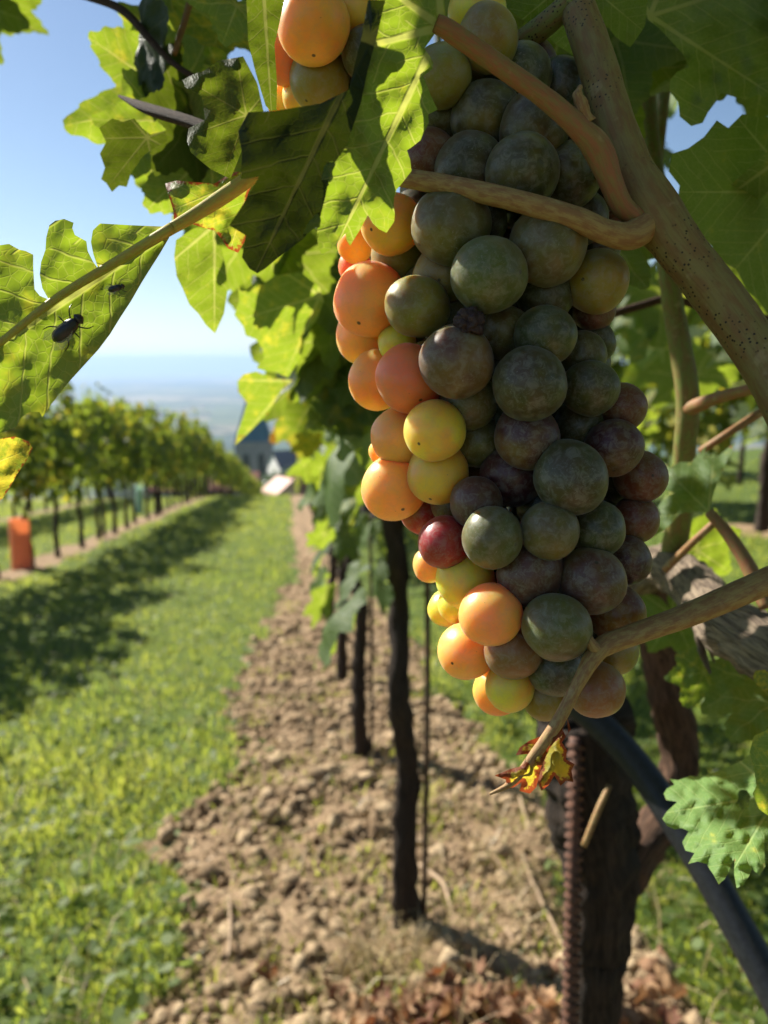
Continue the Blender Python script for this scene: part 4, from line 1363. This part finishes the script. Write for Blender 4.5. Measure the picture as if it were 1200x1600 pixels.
def fly(px, py, d, length_px, ang, label):
    L = length_px * d / FPX
    c0 = at(px, py, d)
    ax = (at(px + 10 * math.cos(ang), py + 10 * math.sin(ang), d) - c0).normalized()
    out = (CAM - c0).normalized()
    sd = ax.cross(out)
    e = empty('fly', c0, label, 'fly')
    body = tube_mesh([c0 + ax * (t * L) + out * (h * L) for t, h in ((-.5, .12), (-.38, .16), (-.15, .2), (.08, .2), (.22, .19), (.3, .17), (.38, .17), (.5, .14))], [L * r for r in (.05, .17, .2, .19, .15, .10, .16, .06)], 14, 5, .03, 900, origin=c0)
    link('body', body, e, c0, FLYM)
    for s in (-1, 1):
        w = [(0, 0), (-.25, .17 * s), (-.65, .25 * s), (-.85, .12 * s), (-.7, .0), (-.3, -.02 * s)]
        pts = [c0 + ax * ((x + .15) * L) + sd * (y * L + s * L * .06) + out * (.36 * L - .1 * L * abs(x)) - c0 for x, y in w]
        link('wing', mesh_from(pts, [tuple(range(6))]), e, c0, WINGM)
        for t, f in ((.2, .35), (.05, .0), (-.1, -.4)):
            q = [c0 + ax * (t * L) + sd * (s * .1 * L) + out * .1 * L, c0 + ax * ((t + f * .5) * L) + sd * (s * .32 * L) + out * .16 * L, c0 + ax * ((t + f) * L) + sd * (s * .38 * L) - out * .02 * L]
            link('leg', tube_mesh(q, [L * .022, L * .018, L * .01], 6, 4, origin=c0), e, c0, FLYM)
    return e


fly(106, 513, .1585, 58, -.72, 'dark fly resting on the big torn backlit leaf')
fly(182, 450, .1635, 26, -.3, 'tiny slender gnat near the midrib of the torn leaf')

TWIG = simple_mat('dry_twig', (.42, .30, .19), .8, (.26, .18, .11), 60, .3, .001)


def ground_at(px, py, up=0.0):
    d = ray(px, py)
    t = .3
    while t < 60:
        p = CAM + d * t
        s, c = p.x * ALONG.x + p.y * ALONG.y, p.x * ACROSS.x + p.y * ACROSS.y
        if p.z < ground_z(s, c) + up:
            return p
        t += .004
    return CAM + d * t


def twig(pts, w, label, lift=.02):
    P = [ground_at(x, y, lift) for x, y in pts]
    tag(link('twig', tube_mesh(P, [w, w * .9] + [w * .7] * (len(P) - 2), 8, 6, .1, 80), None, P[0], TWIG), label, 'twig')


twig([(656, 1352), (690, 1378), (702, 1410), (712, 1455)], .006, 'bent pale root piece beside the nearest slim trunk')
twig([(816, 1335), (840, 1395), (862, 1440), (890, 1495)], .006, 'long straw coloured stick lying by the ribbed stake')
twig([(812, 1245), (822, 1280), (828, 1310)], .005, 'short pale stick above the long straw coloured one')
twig([(358, 1400), (360, 1450), (357, 1495)], .004, 'thin pale stem at the grass edge of the tilled strip', .03)
twig([(790, 1450), (800, 1466), (808, 1480)], .004, 'stubby light stick on the clods')
px_tube('spur', vine, [(952, 1228, 9, .462), (935, 1265, 11, .455), (912, 1322, 10, .452)], CANE_PALE, seg=8, per=6)

# dry fallen leaves heaped at the foot of the vines
lv = LEAF_LO
Vs, Fs, Ts, off = [], [], [], 0
for k in range(210):
    if random.random() < .4: continue
    if k < 120:
        x, y = random.gauss(730, 90), random.gauss(1570, 32)
    elif k < 170:
        x, y = random.gauss(1010, 28), random.gauss(1560, 45)
    else:
        x, y = random.uniform(560, 900), random.gauss(1600, 30)
    if y < 1490: continue
    p = ground_at(x, y, .02 + random.uniform(0, .03))
    me = random.choice(lv)
    co = np.empty(len(me.vertices) * 3, np.float32); me.vertices.foreach_get('co', co)
    co = co.reshape(-1, 3).astype(float)
    co[:, 2] += (co[:, 0] ** 2) * random.uniform(.3, 1.6) * random.choice((-1, 1)) + co[:, 1] ** 2 * random.uniform(-.8, .8)
    co += rng.normal(0, .025, co.shape)
    q, _ = np.linalg.qr(rng.normal(0, 1, (3, 3)))
    if abs(q[2, 2]) < .5 and random.random() < .6: q = np.eye(3)
    V = co @ q.T * random.uniform(.018, .036) + np.array(p)
    F = np.array([pl.vertices[:] for pl in me.polygons])
    Vs.append(V); Fs.append(F + off); Ts.append(np.full(len(V), random.random())); off += len(V)
tag(link('fallen_leaves', fast_mesh(np.concatenate(Vs), np.concatenate(Fs), True, {'tone': np.concatenate(Ts)}), mat=DRYLEAF),
    'curled rust brown fallen leaves heaped at the foot of the forked trunk', 'leaves', kind='stuff')
# straw and long grass round the nearest trunks
Vs, Fs, Ts, off = [], [], [], 0
for px, py, n, sp in ((610, 1500, 130, .05), (700, 1500, 80, .06), (820, 1330, 120, .12), (850, 1420, 120, .08), (570, 1540, 50, .06), (450, 1450, 30, .15), (640, 1250, 50, .2)):
    g = ground_at(px, py)
    s0, c0 = g.x * ALONG.x + g.y * ALONG.y, g.x * ACROSS.x + g.y * ACROSS.y
    s, c = s0 + rng.normal(0, sp, n), c0 + rng.normal(0, sp, n)
    v, f, t = blades(n, s, c, rng.uniform(.04, .14, n), rng.uniform(.0018, .004, n), rng.uniform(.6, 1.7, n), rng.uniform(0, 1, n))
    Vs.append(v); Fs.append(f + off); Ts.append(t); off += len(v)
s, c = sample_sc(9000, .7, 14, -5.5, 2.4, 1.5)
n = len(s)
v, f, t = blades(n, s, c, rng.uniform(.03, .13, n), rng.uniform(.002, .0045, n), rng.uniform(.5, 1.8, n), rng.uniform(0, 1, n))
Vs.append(v); Fs.append(f + off); Ts.append(t); off += len(v)
tag(link('dry_grass', fast_mesh(np.concatenate(Vs), np.concatenate(Fs), False, {'tone': np.concatenate(Ts)}), mat=STRAW),
    'wisps of dry straw over the tilled soil and among the grass', 'straw', kind='stuff')

# ------------------------------------------------------------------ guard tubes, houses, tower, trees
def thin_plastic(name, col):
    m = NT(name)
    p = m.principled(m.mix(m.noise(8, 4, .6, m.coord()), col, tuple(x * .85 for x in col)), .5)
    tr = m.n('BsdfTranslucent')
    m.put(tr.inputs[0], col)
    mx = m.n('MixShader')
    m.put(mx.inputs[0], .5)
    m.t.links.new(p.outputs[0], mx.inputs[1])
    m.t.links.new(tr.outputs[0], mx.inputs[2])
    return m.finish(mx.outputs[0])


def guard(px, py, hgt, dia, mat, label):
    g = ground_at(px, py)
    bm = bmesh.new()
    n = 4
    V, F = [], []
    for z, k in ((-.05, 1.0), (hgt, .97)):
        for rr_ in (1, .9):
            for i in range(16):
                a = 2 * PI * i / 16
                q = (abs(math.cos(a)) ** 4 + abs(math.sin(a)) ** 4) ** -.25
                V.append((math.cos(a) * q * dia / 2 * rr_ * k + z * .03, math.sin(a) * q * dia / 2 * rr_ * k, z))
    for i in range(16):
        j = (i + 1) % 16
        F += [(i, j, 32 + j, 32 + i), (16 + j, 16 + i, 48 + i, 48 + j), (32 + i, 32 + j, 48 + j, 48 + i)]
    bm.free()
    o = link('guard_tube', mesh_from(V, F, smooth=False), None, g, mat)
    o.rotation_euler.z = .5
    return tag(o, label, 'guard tube')


g0 = ground_at(34, 888)
dd = (g0 - CAM).dot(_F)
guard(34, 888, 78 * dd / FPX, 30 * dd / FPX, thin_plastic('orange_plastic', (.92, .50, .28)), 'orange plastic vine guard tube at the foot of the row across the lane')
g1 = ground_at(218, 803)
dd = (g1 - CAM).dot(_F)
guard(218, 803, 44 * dd / FPX, 11 * dd / FPX, thin_plastic('pale_plastic', (.55, .70, .64)), 'pale blue green guard tube farther along the row across the lane')


def box(x0, x1, y0, y1, z0, z1):
    v = [(x, y, z) for z in (z0, z1) for y in (y0, y1) for x in (x0, x1)]
    return v, [(0, 2, 3, 1), (4, 5, 7, 6), (0, 1, 5, 4), (2, 6, 7, 3), (0, 4, 6, 2), (1, 3, 7, 5)]


def gable(name, loc, w, d, h, rh, rz, wall, roof, label, windows=0, group=None, win_mat=None):
    e = empty(name, loc, label, 'house', group)
    e.rotation_euler.z = rz
    v = [(-w / 2, -d / 2, -3), (w / 2, -d / 2, -3), (w / 2, d / 2, -3), (-w / 2, d / 2, -3), (-w / 2, -d / 2, h), (w / 2, -d / 2, h), (w / 2, d / 2, h), (-w / 2, d / 2, h), (-w / 2, 0, h + rh), (w / 2, 0, h + rh)]
    f = [(0, 1, 5, 4), (2, 3, 7, 6), (1, 2, 6, 9, 5), (3, 0, 4, 8, 7)]
    me = mesh_from(v, f, smooth=False); me.materials.append(wall)
    o = bpy.data.objects.new('wall', me); C.objects.link(o); o.parent = e
    ov = .35
    k = rh / (d / 2) * ov
    for s in (-1, 1):
        a = [(-w / 2 - ov, s * (d / 2 + ov), h - k), (w / 2 + ov, s * (d / 2 + ov), h - k), (w / 2 + ov, 0, h + rh), (-w / 2 - ov, 0, h + rh)]
        vv = [(x, y, z + .05) for x, y, z in a] + [(x, y, z + .3) for x, y, z in a]
        ff = [(0, 1, 2, 3), (4, 7, 6, 5), (0, 4, 5, 1), (1, 5, 6, 2), (2, 6, 7, 3), (3, 7, 4, 0)]
        me = mesh_from(vv, ff, smooth=False); me.materials.append(roof)
        o = bpy.data.objects.new('roof', me); C.objects.link(o); o.parent = e
    for i in range(windows):
        x = -w / 2 + w * (i + .5) / windows
        vv, ff = box(x - .5, x + .5, -d / 2 - .06, -d / 2 + .02, h * .45, h * .45 + 1.3)
        me = mesh_from(vv, ff, smooth=False); me.materials.append(win_mat)
        o = bpy.data.objects.new('window', me); C.objects.link(o); o.parent = e
    return e


WHITE = simple_mat('white_render', (.72, .70, .66), .9, (.64, .62, .58), .6)
PINK = simple_mat('pink_render', (.78, .54, .45), .9, (.72, .50, .42), .6)
STONE = simple_mat('grey_stone', (.30, .29, .28), .9, (.22, .21, .21), 1.5, .4, .05)
REDROOF = simple_mat('red_brown_tiles', (.26, .09, .06), .85, (.18, .07, .05), 2.0)
SLATE = simple_mat('slate_roof', (.10, .11, .13), .7, (.07, .08, .09), 2.0)
COPPER = simple_mat('blue_green_copper', (.05, .13, .17), .6, (.07, .16, .20), .8)
GLASS = simple_mat('dark_window', (.03, .035, .045), .15, (.02, .02, .03), 1, spec=.6)

# church tower with a steep copper roof
TD = 165.0
t0 = at(400, 770, TD)
W = 56 * TD / FPX
zb, ze, za = at(400, 800, TD).z - 8, at(400, 690, TD).z, at(400, 592, TD).z
tw = empty('church_tower', (t0.x, t0.y, zb), 'grey stone church tower with a steep blue green roof beyond the lane', 'tower')
tw.rotation_euler.z = .12
H = ze - zb
v, f = box(-W / 2, W / 2, -W / 2, W / 2, 0, H)
me = mesh_from(v, f, smooth=False); me.materials.append(STONE)
o = bpy.data.objects.new('wall', me); C.objects.link(o); o.parent = tw
v, f = box(-W / 2 - .3, W / 2 + .3, -W / 2 - .3, W / 2 + .3, H, H + .6)
me = mesh_from(v, f, smooth=False); me.materials.append(STONE)
o = bpy.data.objects.new('cornice', me); C.objects.link(o); o.parent = tw
ra = za - zb
v = [(-W / 2, -W / 2, H + .6), (W / 2, -W / 2, H + .6), (W / 2, W / 2, H + .6), (-W / 2, W / 2, H + .6)]
q = W * .36
v += [(-q, -q, H + 4.2), (q, -q, H + 4.2), (q, q, H + 4.2), (-q, q, H + 4.2), (0, 0, ra)]
f = [(0, 1, 5, 4), (1, 2, 6, 5), (2, 3, 7, 6), (3, 0, 4, 7), (4, 5, 8), (5, 6, 8), (6, 7, 8), (7, 4, 8)]
me = mesh_from(v, f, smooth=False); me.materials.append(COPPER)
o = bpy.data.objects.new('roof', me); C.objects.link(o); o.parent = tw
for fx in (-.2, .2):
    vv = []
    n = 8
    for yy in (-W / 2 - .08, -W / 2 + .05):
        vv += [(fx * W - W * .085, yy, H - 6.4), (fx * W + W * .085, yy, H - 6.4)]
        vv += [(fx * W + W * .085 * math.cos(PI * i / n), yy, H - 2.6 + W * .085 * math.sin(PI * i / n)) for i in range(n + 1)]
    m_ = n + 3
    ff = [tuple(range(m_)), tuple(reversed(range(m_, 2 * m_)))] + [(i, m_ + i, m_ + (i + 1) % m_, (i + 1) % m_) for i in range(m_)]
    me = mesh_from(vv, ff, smooth=False); me.materials.append(GLASS)
    o = bpy.data.objects.new('window', me); C.objects.link(o); o.parent = tw

p = at(452, 742, 150); gable('white_house', (p.x, p.y, p.z - 3), 6.5, 7, 5.2, 2.6, .5, WHITE, SLATE, 'small white house with a grey roof right of the church tower', 3, None, GLASS)
p = at(446, 772, 64); gable('pink_shed', (p.x, p.y, p.z - .6), 2.2, 2.4, .9, .85, -.95, PINK, PINK, 'pale pink shed at the end of the grass lane')
p = at(480, 768, 78); gable('farm_building', (p.x + 1, p.y, p.z - .7), 6, 5, 1.1, 1.2, .05, WHITE, REDROOF, 'low red brown roof right of the pale pink shed')
p = at(322, 775, 95); gable('farm_building', (p.x, p.y, p.z - 1.0), 13, 6, 2.2, 1.6, .1, WHITE, REDROOF, 'long low white building glimpsed under the vine row', 6, None, GLASS)

tree_crowns = []
for k in range(3):
    r = np.random.default_rng(400 + k)
    V, F, TN = [], [], []
    for q in range(900):
        u = r.normal(0, 1, 3); u /= np.linalg.norm(u)
        rad = (.65 + .45 * r.random()) * (1 + .35 * noise.noise(Vector(u) * 2.2 + Vector((k * 7, 0, 0))))
        c0 = u * rad * np.array([1, 1, 1.15]) + np.array([0, 0, 2.0])
        t1 = r.normal(0, 1, 3); t1 /= np.linalg.norm(t1)
        t2 = np.cross(t1, r.normal(0, 1, 3)); t2 /= np.linalg.norm(t2)
        o_ = len(V)
        s_ = r.uniform(.07, .16)
        V += [c0 - t1 * s_, c0 + t2 * s_ * .6, c0 + t1 * s_, c0 - t2 * s_ * .6]
        F.append((o_, o_ + 1, o_ + 2, o_ + 3)); TN += [r.random()] * 4
    me = fast_mesh(np.array(V), np.array(F), False, {'tone': TN}); me.materials.append(blade_material('tree_leaves_%d' % k, (.03, .06, .015), (.07, .10, .025), (.08, .15, .02), (.15, .22, .03), .3))
    tree_crowns.append(me)
tree_trunk = tube_mesh([Vector((0, 0, -.6)), Vector((.03, 0, .8)), Vector((0, .04, 2.0))], [.16, .11, .05], 8, 4, .1, 3); tree_trunk.materials.append(BARK)
TREES = [(432, 742, 140, 3.0), (470, 738, 135, 3.2), (492, 730, 150, 4.0), (350, 742, 210, 4.5), (376, 722, 230, 4.0), (440, 716, 190, 4.0), (468, 706, 210, 4.5), (500, 700, 240, 6), (330, 716, 330, 6), (300, 705, 380, 7), (445, 690, 320, 6), (480, 676, 420, 7), (360, 694, 400, 7), (270, 690, 480, 8), (420, 668, 560, 8), (240, 684, 520, 8), (470, 654, 640, 8), (320, 676, 600, 9), (170, 680, 560, 8), (520, 676, 380, 8)]
for i, (px, py, d, s_) in enumerate(TREES):
    p = at(px, py, d)
    s0, c0 = p.x * ALONG.x + p.y * ALONG.y, p.x * ACROSS.x + p.y * ACROSS.y
    g = sc_point(s0, c0)
    e = empty('tree', g, 'hazy rounded tree on the slope below the vineyard', 'tree', 'trees on the slope below')
    k_ = max(.6, (p.z - g.z) / 2.9) if p.z - g.z < 3.2 * s_ else s_
    e.scale = (s_, s_, max(k_, s_ * .8)); e.rotation_euler.z = i * 1.3
    for nm, me in (('trunk', tree_trunk), ('crown', tree_crowns[i % 3])):
        o = bpy.data.objects.new(nm, me); C.objects.link(o); o.parent = e
# village on the plain
hw = [mesh_from(*box(-5, 5, -4, 4, -2, 5), smooth=False)]; hw[0].materials.append(WHITE)
rf = mesh_from([(-5.4, -4.4, 4.8), (5.4, -4.4, 4.8), (5.4, 4.4, 4.8), (-5.4, 4.4, 4.8), (-5.4, 0, 8.6), (5.4, 0, 8.6)], [(0, 1, 5, 4), (2, 3, 4, 5), (1, 2, 5), (3, 0, 4)], smooth=False); rf.materials.append(REDROOF)
for i in range(64):
    s_ = random.uniform(800, 3200)
    a = random.uniform(-.30, -.02)
    p2 = Vector((math.tan(a) * s_, s_, 0))
    s0, c0 = p2.x * ALONG.x + p2.y * ALONG.y, p2.x * ACROSS.x + p2.y * ACROSS.y
    e = empty('village_house', sc_point(s0, c0, -2), 'tiny white house of the village down on the hazy plain', 'house', 'village houses on the plain')
    e.rotation_euler.z = random.uniform(0, PI); q = random.uniform(1.0, 2.6); e.scale = (q, q, random.uniform(1, 1.5))
    for nm, me in (('wall', hw[0]), ('roof', rf)):
        o = bpy.data.objects.new(nm, me); C.objects.link(o); o.parent = e

# ------------------------------------------------------------------ haze over the plain
HZ = bpy.data.materials.new('haze_air')
HZ.use_nodes = True
ht = HZ.node_tree
ht.nodes.clear()
ho = ht.nodes.new('ShaderNodeOutputMaterial')
hp = ht.nodes.new('ShaderNodeVolumePrincipled')
hp.inputs['Color'].default_value = (.46, .63, .92, 1)
hp.inputs['Density'].default_value = .00015
hp.inputs['Anisotropy'].default_value = .2
ht.links.new(hp.outputs[0], ho.inputs['Volume'])
_gz = np.empty(len(gm.vertices) * 3, np.float32); gm.vertices.foreach_get('co', _gz)
v, f = box(-34000, 34000, -10000, 34000, min(-176.0, float(_gz[2::3].min())) - 1, 125)
hz = link('haze', mesh_from(v, f, smooth=False), mat=HZ)
tag(hz, 'thin blue haze over the plain', 'haze', kind='stuff')
